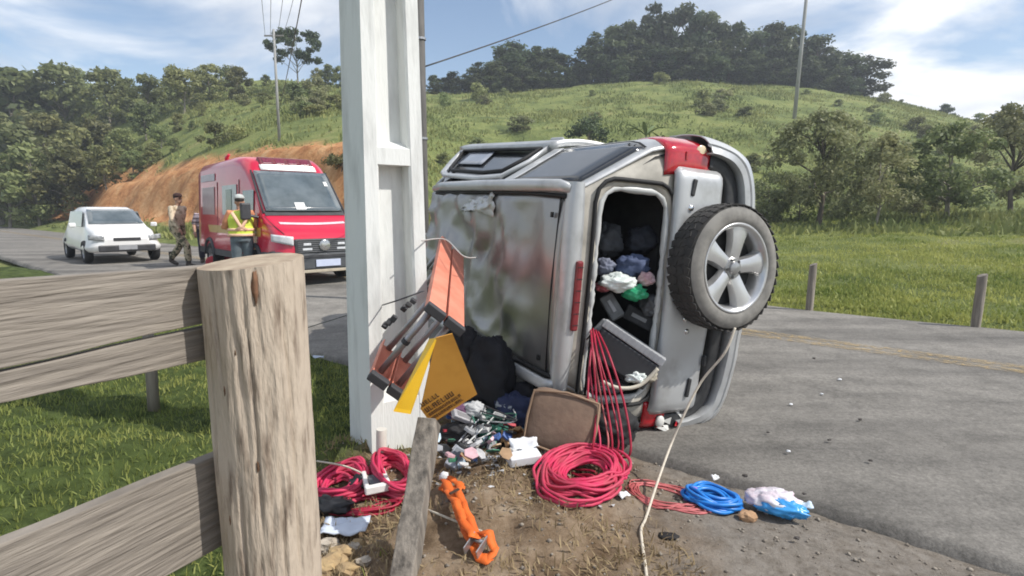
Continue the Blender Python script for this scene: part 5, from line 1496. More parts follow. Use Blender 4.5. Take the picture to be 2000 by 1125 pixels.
def white_car():
    P = gp(318, 511)                                  # right-hand end of its front, on the ground
    H = Vector((0.72, -0.69, 0)); rz = math.atan2(H.y, H.x)
    side = Vector((-H.y, H.x, 0))
    o = P - side * .80 - H * 1.95
    t = thing('parked_car', 'white hatchback parked on the road at the far left', 'car', (o.x, o.y, .02), rz)
    secs = [(-1.95, .50, 1.00, .70, .62, .15), (-1.9, .35, 1.18, .82, .64, .2), (-1.6, .30, 1.42, .87, .62, .2), (-.9, .28, 1.50, .88, .62, .18), (0.0, .28, 1.49, .88, .62, .18), (.35, .28, 1.40, .88, .63, .16), (.75, .28, 1.16, .88, .68, .12),
            (1.02, .28, .98, .88, .74, .12), (1.5, .28, .90, .87, .74, .14), (1.8, .30, .80, .82, .68, .14), (1.93, .34, .72, .70, .58, .14), (1.98, .42, .64, .56, .5, .1)]
    loft_obj('body', secs, V_WHITE, t, n=36)
    xs = [s[0] for s in secs]
    top = lambda x: float(np.interp(x, xs, [s[2] for s in secs]))
    hw = lambda x, z: float(np.interp(x, xs, [s[3] for s in secs])) + (float(np.interp(x, xs, [s[4] for s in secs])) - float(np.interp(x, xs, [s[3] for s in secs]))) * max(0, min(1, (z - .28) / (top(x) - .28)))
    b = B(); b.grid(lambda u_, v_: (.30 + .66 * u_ + .012, (-.55 + 1.10 * v_) * (1 + .16 * u_), top(.30 + .66 * u_) + .012), 6, 8); b.obj('windscreen', V_GLASS, t, smooth=True, solid=.006)
    for sg in (-1, 1):
        q = B(); q.grid(lambda u_, v_: (-1.35 + (1.75 + .0) * u_ + .18 * (1 - v_) * u_, sg * (hw(0, .95 + .42 * v_) + .008), .95 + .42 * v_), 6, 3)
        if sg < 0: q.f = [tuple(reversed(f)) for f in q.f]
        q.obj('side_window', V_GLASS, t, solid=.006)
        q = B(); q.grid(lambda u_, v_: (1.955 - .17 * u_, sg * (.50 + .31 * u_), .60 + .13 * v_ + .03 * u_), 5, 3)
        if sg > 0: q.f = [tuple(reversed(f)) for f in q.f]
        q.obj('headlight', mat('smoked_headlamp', (.20, .21, .22), (.45, .46, .47), scale=14, rough=.12, coat=.8), t, smooth=True, solid=-.04)
        b = B(); b.box((.72, sg * .96, 1.0), (.10, .16, .12)); b.obj('mirror', V_WHITE, t, bevel=.03)
        for x in (-1.25, 1.25):
            simple_wheel(t, x, sg * .78, .30, .19, sg)
    b = B(); b.box((1.985, 0, .64), (.03, .62, .08)); b.obj('grille', V_BLACK, t, bevel=.01)
    b = B(); b.box((1.975, 0, .40), (.07, 1.30, .17)); lo_ = b.obj('lower_grille', V_BLACK, t, bevel=.03)
    b = B(); b.box((2.014, 0, .42), (.01, .42, .12)); b.obj('number_plate', mat('grey_plate', (.35, .36, .38), rough=.4), lo_, bevel=.004)
white_car()

# ------------------------------------------------------------------ people
SKIN = mat('skin', (0.42, 0.25, 0.17), (0.36, 0.20, 0.14), scale=8, rough=.55)
def remesh(o, vox, sm=6):
    m1 = o.modifiers.new('remesh', 'REMESH'); m1.mode = 'VOXEL'; m1.voxel_size = vox; m1.use_smooth_shade = True
    m2 = o.modifiers.new('smooth', 'SMOOTH'); m2.iterations = sm; m2.factor = .5
    return o
def person(label, loc, rz, J, mats, hat=None, vest=None, cargo=True):
    """J: joint positions (local, x = facing direction, y = left). One continuous body; clothes are children."""
    t = thing('person', label, 'person', loc, rz)
    V_ = lambda k: Vector(J[k])
    b = B()
    pel, che, nek, hed = V_('pelvis'), V_('chest'), V_('neck'), V_('head')
    b.tube([pel - Vector((0, 0, .08)), pel + Vector((0, 0, .06)), pel.lerp(che, .5), che, che + Vector((0, 0, .10)), nek - Vector((0, 0, .03))], [.13, .145, .125, .15, .13, .07], 14, flat=1.25, up=(1, 0, 0))
    b.tube([nek - Vector((0, 0, .06)), nek + Vector((0.01, 0, .05)), hed], [.062, .056, .06], 10)
    f = Vector(J.get('look', (1, 0, 0))).normalized(); s_ = Vector((-f.y, f.x, 0)).normalized()
    Rh = Matrix((f, s_, f.cross(s_))).transposed()
    b.ellipsoid(hed + Vector((0, 0, .03)), (.098, .078, .115), 16, 12, R=Rh)                       # skull
    b.ellipsoid(hed + f * .035 - Vector((0, 0, .05)), (.062, .058, .07), 12, 8, R=Rh)               # jaw
    b.tube([hed + f * .09 + Vector((0, 0, .015)), hed + f * .118 - Vector((0, 0, .018)), hed + f * .10 - Vector((0, 0, .028))], [.010, .016, .010], 6)   # nose
    for sg in (-1, 1):
        b.ellipsoid(hed + s_ * sg * .08 - f * .005, (.02, .010, .03), 8, 6, R=Rh)                   # ears
        sd = 'L' if sg > 0 else 'R'
        sh, el, wr = V_('sh' + sd), V_('el' + sd), V_('wr' + sd)
        b.tube([che + Vector((0, 0, .06)), sh, sh.lerp(el, .5), el, el.lerp(wr, .35), wr], [.08, .062, .054, .043, .044, .029], 10)
        d = (V_('ha' + sd) - wr).normalized(); side = d.cross(Vector((0, 0, 1)) if abs(d.z) < .9 else Vector((1, 0, 0))).normalized(); nrm = d.cross(side)
        palm = wr + d * .09
        b.tube([wr, wr + d * .045, palm], [.028, .040, .038], 8, flat=.55, up=tuple(side))
        for k in range(4):
            L = (.072, .082, .078, .060)[k]; r0 = palm + side * (.028 - .019 * k)
            b.tube([r0 - d * .01, r0 + d * L * .5 + nrm * .008, r0 + d * L * .92 + nrm * .032], [.0095, .009, .007], 6)
        b.tube([wr + d * .03 + side * .028, wr + d * .065 + side * .058, wr + d * .10 + side * .062 + nrm * .012], [.012, .011, .008], 6)
        hp, kn, an = V_('hip' + sd), V_('kn' + sd), V_('an' + sd)
        b.tube([pel.lerp(hp, .4), hp, hp.lerp(kn, .5), kn, kn.lerp(an, .3), an], [.09, .092, .080, .058, .056, .040], 12)
        ft = V_('toe' + sd)
        b.tube([an + Vector((0, 0, .02)), an - Vector((0, 0, .04)), an.lerp(ft, .55) - Vector((0, 0, .02)), ft], [.042, .045, .042, .03], 8)
    body = remesh(b.obj('body', SKIN, t, smooth=True), .0085, 3)
    for sg in (-1, 1):
        e = B(); e.ellipsoid(hed + f * .088 + s_ * sg * .033 + Vector((0, 0, .022)), (.011, .014, .009), 8, 6, R=Rh); e.obj('eye', mat('eye_dark', (.03, .02, .02), rough=.2), t, smooth=True)
    e = B(); e.tube([hed + f * .094 + s_ * .022 - Vector((0, 0, .058)), hed + f * .102 - Vector((0, 0, .060)), hed + f * .094 - s_ * .022 - Vector((0, 0, .058))], .006, 5); e.obj('mouth', mat('lips', (.30, .12, .10), rough=.5), t)
    # hair
    e = B(); e.ellipsoid(hed + Vector((0, 0, .042)) - f * .012, (.102, .084, .112), 16, 10, fn=lambda d_: 1.0 if d_.z > -.25 else .86, R=Rh)
    hr = e.obj('hair', mat('dark_hair', (.025, .018, .014), rough=.7), t, smooth=True)
    hr.scale = (1, 1, 1)
    e.v = []; e.f = []
    # trousers and shirt
    c = B()
    c.tube([pel + Vector((0, 0, .12)), pel + Vector((0, 0, .02)), pel - Vector((0, 0, .10))], [.155, .165, .15], 14, flat=1.2, up=(1, 0, 0))
    for sd in 'LR':
        hp, kn, an = V_('hip' + sd), V_('kn' + sd), V_('an' + sd)
        c.tube([pel.lerp(hp, .5), hp, hp.lerp(kn, .5), kn, kn.lerp(an, .4), an + Vector((0, 0, .05))], [.10, .112, .100, .082, .085, .075], 12)
    remesh(c.obj('trousers', mats['trousers'], t, smooth=True), .014, 5)
    c = B()
    c.tube([pel + Vector((0, 0, .03)), pel + Vector((0, 0, .14)), pel.lerp(che, .55), che, che + Vector((0, 0, .11)), nek], [.165, .16, .148, .17, .145, .078], 14, flat=1.25, up=(1, 0, 0))
    ends = mats.get('sleeve', 1.0)
    for sd in 'LR':
        sh, el, wr = V_('sh' + sd), V_('el' + sd), V_('wr' + sd)
        pts = [che + Vector((0, 0, .07)), sh, sh.lerp(el, .6), el]; rr = [.09, .080, .070, .062]
        if ends > .6: pts += [el.lerp(wr, .5), wr]; rr += [.058, .046]
        c.tube(pts, rr, 10)
    remesh(c.obj('shirt', mats['shirt'], t, smooth=True), .013, 5)
    for sd in 'LR':
        an, ft = V_('an' + sd), V_('toe' + sd)
        c = B(); c.tube([an + Vector((0, 0, .20)), an + Vector((0, 0, .05)), an - Vector((0, 0, .05))], [.062, .058, .062], 10); c.tube([an - (ft - an).normalized() * .06 - Vector((0, 0, .05)), an.lerp(ft, .5) - Vector((0, 0, .03)), ft + (ft - an).normalized() * .03], [.05, .052, .036], 10)
        remesh(c.obj('boot', mats['boots'], t, smooth=True), .012, 3)
    if vest:
        c = B(); c.tube([pel + Vector((0, 0, .02)), pel + Vector((0, 0, .14)), pel.lerp(che, .55), che, che + Vector((0, 0, .10)), nek - Vector((0, 0, .02))], [.185, .182, .172, .19, .165, .10], 16, flat=1.25, up=(1, 0, 0))
        vs = remesh(c.obj('safety_vest', vest['main'], t, smooth=True), .013, 4)
        hgt = lambda k: pel.lerp(che, k)
        for z0 in (.32, .0):
            c = B(); pc = hgt(z0) + Vector((0, 0, .03)); n_ = 30
            c.tube([pc + Vector((.190 * math.cos(a), .236 * math.sin(a), 0)) for a in np.linspace(0, 2 * PI, n_, endpoint=False)], .026, 6, closed=True, flat=.35, up=(0, 0, 1)); c.obj('reflective_band', vest['band'], vs, smooth=True)
        for sg in (-1, 1):
            for fx in (-1, 1):
                c = B(); c.tube([che + Vector((fx * .175, sg * .15, .14)), che + Vector((fx * .208, sg * .09, .02)), hgt(.62) + Vector((fx * .198, 0.02 * sg, 0)), hgt(.40) + Vector((fx * .19, -.09 * sg, 0))], .03, 6, flat=.35, up=(0, 1, 0)); c.obj('reflective_band', vest['band'], vs, smooth=True)
    if hat == 'cap':
        c = B(); c.ellipsoid(hed + Vector((0, 0, .085)), (.112, .096, .075), 16, 8, fn=lambda d_: 1 if d_.z > -.2 else .93, R=Rh)
        q = f * .12 + Vector((0, 0, .055))
        c.prism([hed + q - s_ * .07 - f * .04, hed + q - s_ * .05 + f * .05, hed + q + s_ * .05 + f * .05, hed + q + s_ * .07 - f * .04], (0, 0, 1), .008)
        c.obj('cap', mats['hat'], t, smooth=True, angle=40)
    if hat == 'helmet':
        c = B(); c.ellipsoid(hed + Vector((0, 0, .06)), (.125, .108, .115), 18, 10, fn=lambda d_: 1 if d_.z > -.3 else .97, R=Rh); c.obj('helmet', mats['hat'], t, smooth=True)
    return t
CAMO = mat('desert_camouflage', (0.62, 0.52, 0.38), (0.34, 0.27, 0.18), scale=9, rough=.9, detail=2, lo=.42, hi=.52)
CAMOD = mat('dark_camouflage', (0.44, 0.37, 0.25), (0.08, 0.08, 0.045), scale=9, rough=.9, detail=2, lo=.44, hi=.53)
BOOT = mat('dark_boot', (.05, .035, .025), rough=.6)
def stand(dx=0.0, stride=0.0, armsw=0.0, fold=False, h=1.0):
    J = dict(pelvis=(0, 0, .95), chest=(.02 + dx, 0, 1.28), neck=(.03 + dx, 0, 1.47), head=(.05 + dx, 0, 1.62),
             shL=(.02 + dx, .20, 1.40), shR=(.02 + dx, -.20, 1.40), elL=(-.02 - armsw + dx, .27, 1.13), elR=(-.02 + armsw + dx, -.27, 1.13), wrL=(.08 - armsw * 1.2, .27, .90), wrR=(.10 + armsw * 1.6, -.26, .92),
             haL=(.12 - armsw * 1.2, .26, .80), haR=(.16 + armsw * 1.6, -.25, .82),
             hipL=(0, .10, .90), hipR=(0, -.10, .90), knL=(.05 - stride * .2, .11, .50), knR=(.06 + stride * .5, -.11, .50), anL=(-stride * .6, .11, .09 + .06 * (stride > .1)), anR=(.02 + stride * .6, -.11, .09),
             toeL=(.14 - stride * .6, .12, .035 + .01 * (stride > .1)), toeR=(.18 + stride * .6, -.12, .035))
    if fold:
        J.update(elL=(.06, .30, 1.14), elR=(.06, -.30, 1.14), wrL=(.22, .10, 1.12), wrR=(.22, -.10, 1.16), haL=(.24, -.02, 1.12), haR=(.24, .02, 1.17))
    return {k: tuple(h * c for c in v) for k, v in J.items()}
P = gp(352, 521)
person('person in desert camouflage and dark cap walking right beside the white car', (P.x, P.y, .02), R_(-12), stand(.03, .55, .12, h=1.03), dict(trousers=CAMOD, shirt=CAMO, boots=BOOT, hat=mat('dark_cap', (.05, .022, .018), rough=.9)), hat='cap')
P = gp(478, 556)
person('person in yellow and orange safety vest standing before the ambulance', (P.x, P.y, .02), R_(118), stand(0, 0, 0, True, h=.95), dict(trousers=mat('grey_trousers', (.16, .20, .22), (.11, .14, .16), rough=.9), shirt=mat('orange_shirt', (.60, .27, .14), (.5, .2, .1), rough=.9), boots=BOOT, hat=mat('pale_cap', (.50, .52, .50), rough=.8)),
       hat='cap', vest=dict(main=mat('hi_vis_yellow', (.66, .78, .10), (.56, .68, .07), scale=10, rough=.7), band=mat('salmon_band', (.85, .55, .38), (.75, .45, .3), rough=.5)))
P = gp(404, 513)
person('person in striped shirt and dark trousers half hidden beside the ambulance', (P.x, P.y, .02), R_(-60), stand(0, .15, .04, h=.9), dict(trousers=mat('navy_trousers', (.035, .035, .055), rough=.9), shirt=mat('mauve_shirt', (.42, .36, .40), (.10, .08, .09), scale=4, rough=.9, stretch=(.2, .2, 3), lo=.45, hi=.55), boots=BOOT, sleeve=.5))
t = thing('equipment_bag', 'red equipment bag on the road by the ambulance', 'bag', gp(436, 528) + Vector((0, 0, .02)), .4)
b = B(); b.ellipsoid((0, 0, .17), (.36, .2, .18), 18, 10, fn=lambda d_: (abs(d_.x) ** 3 + abs(d_.y) ** 3 + abs(d_.z) ** 3) ** (-1 / 3)); b.obj('body', mat('red_bag', (.42, .03, .04), (.3, .02, .03), rough=.8), t, smooth=True)
b = B(); b.tube([(-.15, 0, .33), (-.1, 0, .43), (.1, 0, .43), (.15, 0, .33)], .018, 6); b.obj('handle', BOOT, t, smooth=True)

# ------------------------------------------------------------------ ladder, sign, stake and spilled load
ALU = mat('ladder_rung', (0.42, 0.41, 0.42), (.32, .31, .32), scale=10, rough=.4, metal=.6)
ORNG = mat('orange_fibreglass', (0.74, 0.27, 0.18), (0.60, 0.19, 0.12), scale=6, rough=.5)
def ladder():
    p_near = at(872, 618, 2.62); p_far = at(884, 478, 4.35)
    l = (p_far - p_near).normalized()
    r = (at(752, 768, 2.58) - p_near); r = (r - l * r.dot(l)); gap = r.length; r.normalize()
    w = l.cross(r).normalized()
    if w.x < 0: w = -w
    M = Matrix((l, w, -r)).transposed().to_4x4(); M.translation = p_near
    t = thing('extension_ladder', 'orange fibreglass extension ladder lying between the concrete pole and the car roof', 'ladder', matrix=M)
    L = (p_far - p_near).length
    BLK = mat('ladder_foot', (.05, .05, .055), rough=.7)
    # local: x along, y width direction, z up towards the upper rails
    for zi, (z, len_) in enumerate(((0, L), (-gap, .42))):
        for k, y in enumerate((-.056, .056)):
            x0 = .0 if k else .0
            b = B(); ln = len_ - .12 * k * (zi == 0)
            b.box((x0 + ln / 2, y, z), (ln, .098, .008))                       # channel web
            for e in (-1, 1):
                b.box((x0 + ln / 2, y + e * .046, z - .019 + (.038 if zi else 0)), (ln, .007, .03))
            b.obj('rail', ORNG, t, bevel=.002)
            b = B(); b.box((x0 - .012, y, z - .012 + (.024 if zi else 0)), (.045, .102, .045)); b.obj('end_cap', BLK, t, bevel=.005)
    for x in np.arange(.10, L - .1, .30):
        for y in (-.056, .056):
            full = x < .42
            b = B(); b.tube([(x, y, -.004), (x, y, -(gap if full else .22 + .08 * math.sin(x * 9)) + .004)], .017, 8); b.obj('rung', ALU, t, smooth=True)
    b = B(); b.lathe([(.020, -.012), (.022, -.01), (.022, .01), (.020, .012)], 12, Matrix.Translation((.10, -.056, -gap * .55))); b.obj('band', BLK, t)
    # rope pulley bracket
    for k in range(6):
        b = B(); b.box((.22 + .05 * (k % 3), -.14 - .02 * (k // 3), -.10 - .045 * k), (.035, .03, .022), Matrix.Rotation(.5 * k, 3, 'Y')); b.obj('bracket', BLK, t, bevel=.004)
ladder()

def sign():
    Y = 2.36
    a, b_, c_, d_, e_ = at(852, 660, 2.36), at(886, 656, 2.37), at(932, 770, 2.56), at(842, 828, 2.52), at(820, 795, 2.48)
    YEL = mat('yellow_sign', (0.80, 0.50, 0.03), (.72, .42, .02), scale=4, rough=.45)
    YEL_SHADE = mat('shaded_sign_face', (0.54, 0.28, 0.05), (.42, .20, .03), scale=5, rough=.5)  # the board's yellow darkened: shade on this side is put into the colour
    t = thing('warning_sign', 'yellow folding warning board with dark lettering hanging below the ladder', 'sign', a)
    loc = lambda p: Vector(p) - a
    n = (c_ - a).cross(d_ - a)
    if n.y > 0: n = -n
    n.normalize()
    b_, e_ = b_ - n * (b_ - a).dot(n), e_ - n * (e_ - a).dot(n)
    q = B(); q.prism([loc(p) for p in (a, b_, c_, d_, e_)], -n, .006); face = q.obj('board', YEL_SHADE, t)
    # lit leaf folded towards the left
    f1, f2 = at(838, 662, 2.40), at(768, 803, 2.28); f3 = at(800, 808, 2.36)
    q = B(); n2 = (f2 - f1).cross(a - f1).normalized(); q.prism([loc(p) for p in (a - n * .002, f1, f2, f3)], n2 if n2.z < 0 else -n2, .006); q.obj('board', YEL, t)
    # lettering: illegible dark strokes in slanting rows
    BLK = mat('sign_black', (.10, .055, .022), rough=.6)
    ex = (c_ - e_ ).normalized(); 
    ex = (c_ - d_).normalized(); ey = n.cross(ex).normalized()
    if ey.z < 0: ey = -ey
    rdn = random.Random(8)
    o = d_ + (c_ - d_) * .06 + ey * .006 + n * .001
    hrow = [(.012, .018, .17), (.040, .018, .165), (.068, .030, .15), (.112, .026, .10)]
    for y0, h, L in hrow:
        x = .006; q = B()
        while x < L:
            cw_ = h * rdn.uniform(.42, .62)
            p = o + ex * x + ey * y0
            sw = h * .17
            def bar(x0, y0_, x1, y1_):
                dd = (ex * (x1 - x0) + ey * (y1_ - y0_)); pr = n.cross(dd).normalized() * sw / 2
                s0 = p + ex * x0 + ey * y0_; s1 = p + ex * x1 + ey * y1_
                q.prism([loc(v) for v in (s0 - pr, s1 - pr, s1 + pr, s0 + pr)], n, .0012)
            k = rdn.randrange(5)
            bar(0, 0, 0, h)
            if k in (0, 1, 3): bar(0, h - sw / 2, cw_ * .75, h - sw / 2)
            if k in (1, 2, 4): bar(0, sw / 2, cw_ * .75, sw / 2)
            if k in (0, 3, 4): bar(cw_ * .75, 0, cw_ * .75, h)
            if k in (1, 3): bar(0, h / 2, cw_ * .7, h / 2)
            x += cw_ + h * .22
        q.obj('lettering', BLK, face)
sign()

def stake():
    p0, p1 = Vector((-.418, 1.60, -.24)), at(838, 822, 2.34)
    t = thing('leaning_post', 'grey squared timber stake leaning in front of the debris', 'post', p0)
    d = (p1 - p0); L = d.length
    M = frame(Vector((.97, -.25, 0)), d)
    b = B(); n = 26; V = []
    for i in range(n + 1):
        z = L * i / n
        for j, (sx, sy) in enumerate(((-1, -1), (1, -1), (1, 1), (-1, 1))):
            h = .046 + .004 * nz(z * 6, j * 3.1) - .004 * i / n
            V.append((M.to_3x3() @ Vector((sx * h, sy * h * .9, 0))) + d * (i / n) + Vector((.004 * nz(z * 3, 5), 0, 0)))
    Fs = [(i * 4 + j, i * 4 + (j + 1) % 4, (i + 1) * 4 + (j + 1) % 4, (i + 1) * 4 + j) for i in range(n) for j in range(4)] + [(3, 2, 1, 0), tuple(n * 4 + j for j in range(4))]
    b.add(V, Fs); b.obj('timber', WOOD_GREY2, t, bevel=.006)
WOOD_GREY2 = mat('split_timber', (0.25, 0.22, 0.185), (0.08, 0.07, 0.06), scale=5, rough=.92, bump=.8, bscale=12, stretch=(5, 5, .7), bdist=.008, lo=.32, hi=.62)
stake()
def single(name, b, m, label, cat, group=None, smooth=False, bevel=0, angle=None, sub=0, solid=0):
    o = b.obj(name, m, None, smooth=smooth, bevel=bevel, angle=angle, sub=sub, solid=solid)
    return tag(o, label, cat, group)
b = B(); p = gp(748, 912, .03); b.tube([p - Vector((0, 0, .1)), p + Vector((-.005, 0, .12)), at(745, 838, p.y)], [.030, .029, .028], 14)
single('plastic_pipe', b, mat('white_pvc', (.72, .70, .64), (.62, .6, .54), scale=9, rough=.45), 'short upright white plastic pipe at the foot of the concrete pole', 'pipe', smooth=True, angle=50)

def vzp(px, py, dz=0.0):
    p = gp(px, py, 0.0)
    for _ in range(4):
        r, _t = road_rt(p.x, p.y)
        z = vz(p.x, p.y) if r < R_NEAR + .1 else 0.02
        p = gp(px, py, z)
    return p + Vector((0, 0, dz))

def coil(name, px, py, rx, ry, turns, r, m, label, seed, rot=0.0, height=.05, spread=.14, tilt=0.0):
    """hank of cable lying on the ground; rx, ry metres"""
    rdn = random.Random(seed); c = vzp(px, py)
    b = B(); ca, sa = math.cos(rot), math.sin(rot)
    pts = []; N = 36
    for k in range(turns):
        f = rdn.uniform(1 - spread, 1 + spread * .4) * (.72 if rdn.random() < .12 else 1); ox, oy = rdn.uniform(-.14, .14) * rx, rdn.uniform(-.14, .14) * ry; k3 = rdn.uniform(.0, .10); p3 = rdn.uniform(0, 6); ph = rdn.uniform(0, 6)
        zc = height * rdn.random()
        ecc = rdn.uniform(.92, 1.06)
        for i in range(N):
            a = 2 * PI * i / N
            kk = f * (1 + .04 * math.sin(2 * a + ph) + k3 * math.sin(3 * a + p3))
            x, y = rx * kk * math.cos(a) * ecc + ox, ry * kk * math.sin(a) / ecc + oy
            X, Yv = c.x + x * ca - y * sa, c.y + x * sa + y * ca
            rr_, _q = road_rt(X, Yv)
            g_ = vz(X, Yv) if rr_ < R_NEAR + .05 else .02
            pts.append(Vector((X, Yv, g_ + r + zc * (0.6 + .4 * math.sin(a + ph)) + tilt * max(0, y / ry + .8))))
    sm = [pts[0]]
    for i in range(1, len(pts) - 1): sm.append((pts[i - 1] + pts[i] * 2 + pts[i + 1]) / 4)
    b.tube(sm, r, 6)
    return single(name, b, m, label, 'cable', 'spilled cable coils', smooth=True)
C_RED = mat('red_cable', (0.60, 0.022, 0.10), (0.44, 0.05, 0.085), scale=9, rough=.6)
C_DRED = mat('dark_red_cable', (0.40, 0.012, 0.045), (0.28, 0.008, 0.03), scale=14, rough=.5)  # on the hanging cables this darker red stands in for shade
C_PINK = mat('faded_red_cable', (0.52, 0.14, 0.14), (0.40, 0.09, 0.09), scale=14, rough=.5)
C_BLUE = mat('blue_cable', (0.02, 0.24, 0.70), (0.015, 0.16, 0.52), scale=12, rough=.35)
coil('cable_coil', 1140, 948, .185, .245, 36, .0078, C_RED, 'thick coil of bright red cable on the earth below the car', 2, rot=-.45, height=.05, spread=.34, tilt=.05)
coil('cable_coil', 1115, 952, .12, .17, 6, .006, C_DRED, 'loose dark red turns inside the thick red coil', 6, rot=.3, height=.04, spread=.4)
coil('cable_coil', 1302, 968, .20, .155, 9, .0042, C_PINK, 'thin faded red cable coil lying flat beside the road edge', 3, rot=-.4, height=.012, spread=.35)
coil('cable_coil', 1392, 985, .12, .10, 30, .0085, C_BLUE, 'bright blue cable coil beside the road edge', 4, rot=-.3, height=.06, spread=.22)
coil('cable_coil', 664, 968, .13, .15, 40, .0085, C_RED, 'red cable coil behind the log post', 8, rot=.2, height=.07, spread=.18)
coil('cable_coil', 770, 938, .085, .17, 30, .0085, C_RED, 'red cable coil against the foot of the white pipe', 9, rot=.6, height=.09, spread=.25)
coil('cable_coil', 700, 990, .21, .09, 8, .006, C_DRED, 'dark red cable loops between the two left-hand coils', 10, rot=.15, height=.03, spread=.3)
b = B(); p = vzp(1352, 975, .035); b.tube([p + Vector((-.045, -.05, -.02)), p + Vector((0, .0, .02)), p + Vector((.02, .055, 0))], [.008, .014, .007], 8, flat=2.2)
single('cable_tie', b, mat('purple_tie', (.30, .16, .52), rough=.5), 'purple band tying the end of the blue cable coil', 'band', smooth=True)

# red cables hanging out of the rear window
def strand(pts, r, m, label):
    P_ = [Vector(p) for p in pts]; out = []
    for i in range(len(P_) - 1):
        p0, p1, p2, p3 = P_[max(i - 1, 0)], P_[i], P_[i + 1], P_[min(i + 2, len(P_) - 1)]
        for k in range(8):
            t_ = k / 8
            out.append(.5 * ((2 * p1) + (p2 - p0) * t_ + (2 * p0 - 5 * p1 + 4 * p2 - p3) * t_ ** 2 + (3 * p1 - p0 - 3 * p2 + p3) * t_ ** 3))
    out.append(P_[-1]); b = B(); b.tube(out, r, 7)
    return b
hang = [((1153, 640, 3.286), (1158, 690, 3.092), (1165, 790, 2.986), (1158, 872, 2.868), 'leftmost'), ((1158, 642, 3.286), (1168, 700, 3.074), (1185, 790, 2.968), (1195, 880, 2.868), 'second'),
        ((1163, 645, 3.286), (1180, 700, 3.074), (1205, 790, 2.960), (1215, 885, 2.849), 'third'), ((1168, 648, 3.286), (1192, 700, 3.074), (1222, 800, 2.951), (1230, 888, 2.849), 'rightmost')]
for k, h in enumerate(hang):
    pts = [at(*h[i]) for i in range(4)]
    e = vzp(1150 + 12 * k, 905, .06); pts.append(e)
    single('hanging_cable', strand(pts, .0062, None, ''), C_DRED, h[4] + ' of the four red cables hanging from the rear window', 'cable', 'red cables hanging from the rear window', smooth=True)  # dark red imitates the shade these cables hang in
for k, (x1, x2, x3) in enumerate(((1162, 1176, 1188), (1172, 1196, 1208), (1152, 1160, 1172))):
    b = strand([at(1156 + 4 * k, 648, 3.30), at(x1, 705, 3.13), at(x2, 790, 3.02), at(x3, 872, 2.86), vzp(x3 - 30, 915, .06)], .005, None, '')
    single('hanging_cable', b, (C_PINK, C_DRED, C_RED)[k], ('faded pinkish', 'thin deep red', 'thin bright red')[k] + ' cable among those hanging from the rear window', 'cable', 'red cables hanging from the rear window', smooth=True)
b = strand([at(1158, 655, 3.269), at(1150, 730, 3.066), at(1148, 800, 2.968), at(1150, 850, 2.960), vzp(1135, 900, .05)], .006, None, '')
single('hanging_cable', b, C_DRED, 'thin dark red cable at the left of the hanging bundle', 'cable', 'red cables hanging from the rear window', smooth=True)

# pale rope from the spare wheel, past the bumper, to the front of the verge
ROPE = mat('pale_rope', (.62, .56, .46), (.48, .43, .35), scale=40, rough=.9)
b = strand([at(1436, 640, 2.905), at(1415, 690, 2.886), at(1370, 745, 2.923), at(1335, 812, 2.886), at(1310, 870, 2.85), at(1283, 945, 2.60), at(1262, 1010, 2.38), vzp(1252, 1040, .012), vzp(1256, 1080, .01), vzp(1262, 1125, .01), vzp(1266, 1160, .01)], .0065, None, '')
single('rope', b, ROPE, 'pale rope running from the spare wheel down across the verge', 'rope', smooth=True)
b = strand([vzp(620, 925, .07), vzp(680, 948, .10), vzp(735, 962, .06), vzp(790, 985, .02), vzp(850, 1010, .02), vzp(900, 1035, .03), vzp(950, 1050, .02)], .005, None, '')
single('rope', b, ROPE, 'thin pale cord trailing across the left-hand red coils', 'cord', smooth=True)
b = strand([at(600, 640, 5.2), at(690, 612, 4.2), at(760, 592, 3.0), at(828, 568, 2.9)], .004, None, '')
single('loose_wire', b, WIRE, 'thin dark wire slung across the concrete pole', 'wire', smooth=True)
b = strand([at(824, 470, 3.2), at(870, 468, 3.6), at(905, 500, 3.4), at(932, 503, 3.5)], .004, None, '')
single('loose_wire', b, mat('pale_wire', (.5, .48, .46), rough=.5), 'thin pale wire between the pole and the ladder top', 'wire', smooth=True)

# crumpled things
def crumple(c, r, seed, amp=.35, fr=2.2, nu=22, nv=14, R=None, fold=.0):
    if fold: nu, nv = int(nu * 1.7), int(nv * 1.7)
    b = B()
    def fn(d):
        v = 1 + amp * nz(d.x * fr + seed * 3.7, d.y * fr, d.z * fr, 4) + fold * abs(nz(d.x * 5 + seed, d.y * 5, d.z * 5, 2))
        cr_ = 1 - abs(nz(d.x * 2.6 + seed * 1.3, d.y * 2.6 + 4, d.z * 2.6, 2)) * 2.6
        v += .06 * max(0, cr_) ** 2 - .012
        return max(.25, v)
    b.ellipsoid(c, r, nu, nv, fn=fn, R=R)
    return b
def sheet(c, w, h, seed, rz=0.0, amp=.03, tilt=(0, 0), th=.004, n=9):
    b = B(); Rm = Matrix.Rotation(rz, 3, 'Z') @ Matrix.Rotation(tilt[0], 3, 'X') @ Matrix.Rotation(tilt[1], 3, 'Y')
    b.grid(lambda u_, v_: Vector(c) + Rm @ Vector(((u_ - .5) * w, (v_ - .5) * h, amp * nz(u_ * 2.5 + seed, v_ * 2.5, seed, 3))), n, n)
    return b
PAPER = mat('paper_white', (.74, .75, .76), (.64, .66, .69), scale=5, rough=.7)
PAPERB = mat('paper_bluish', (.62, .67, .76), (.5, .56, .66), scale=5, rough=.6)
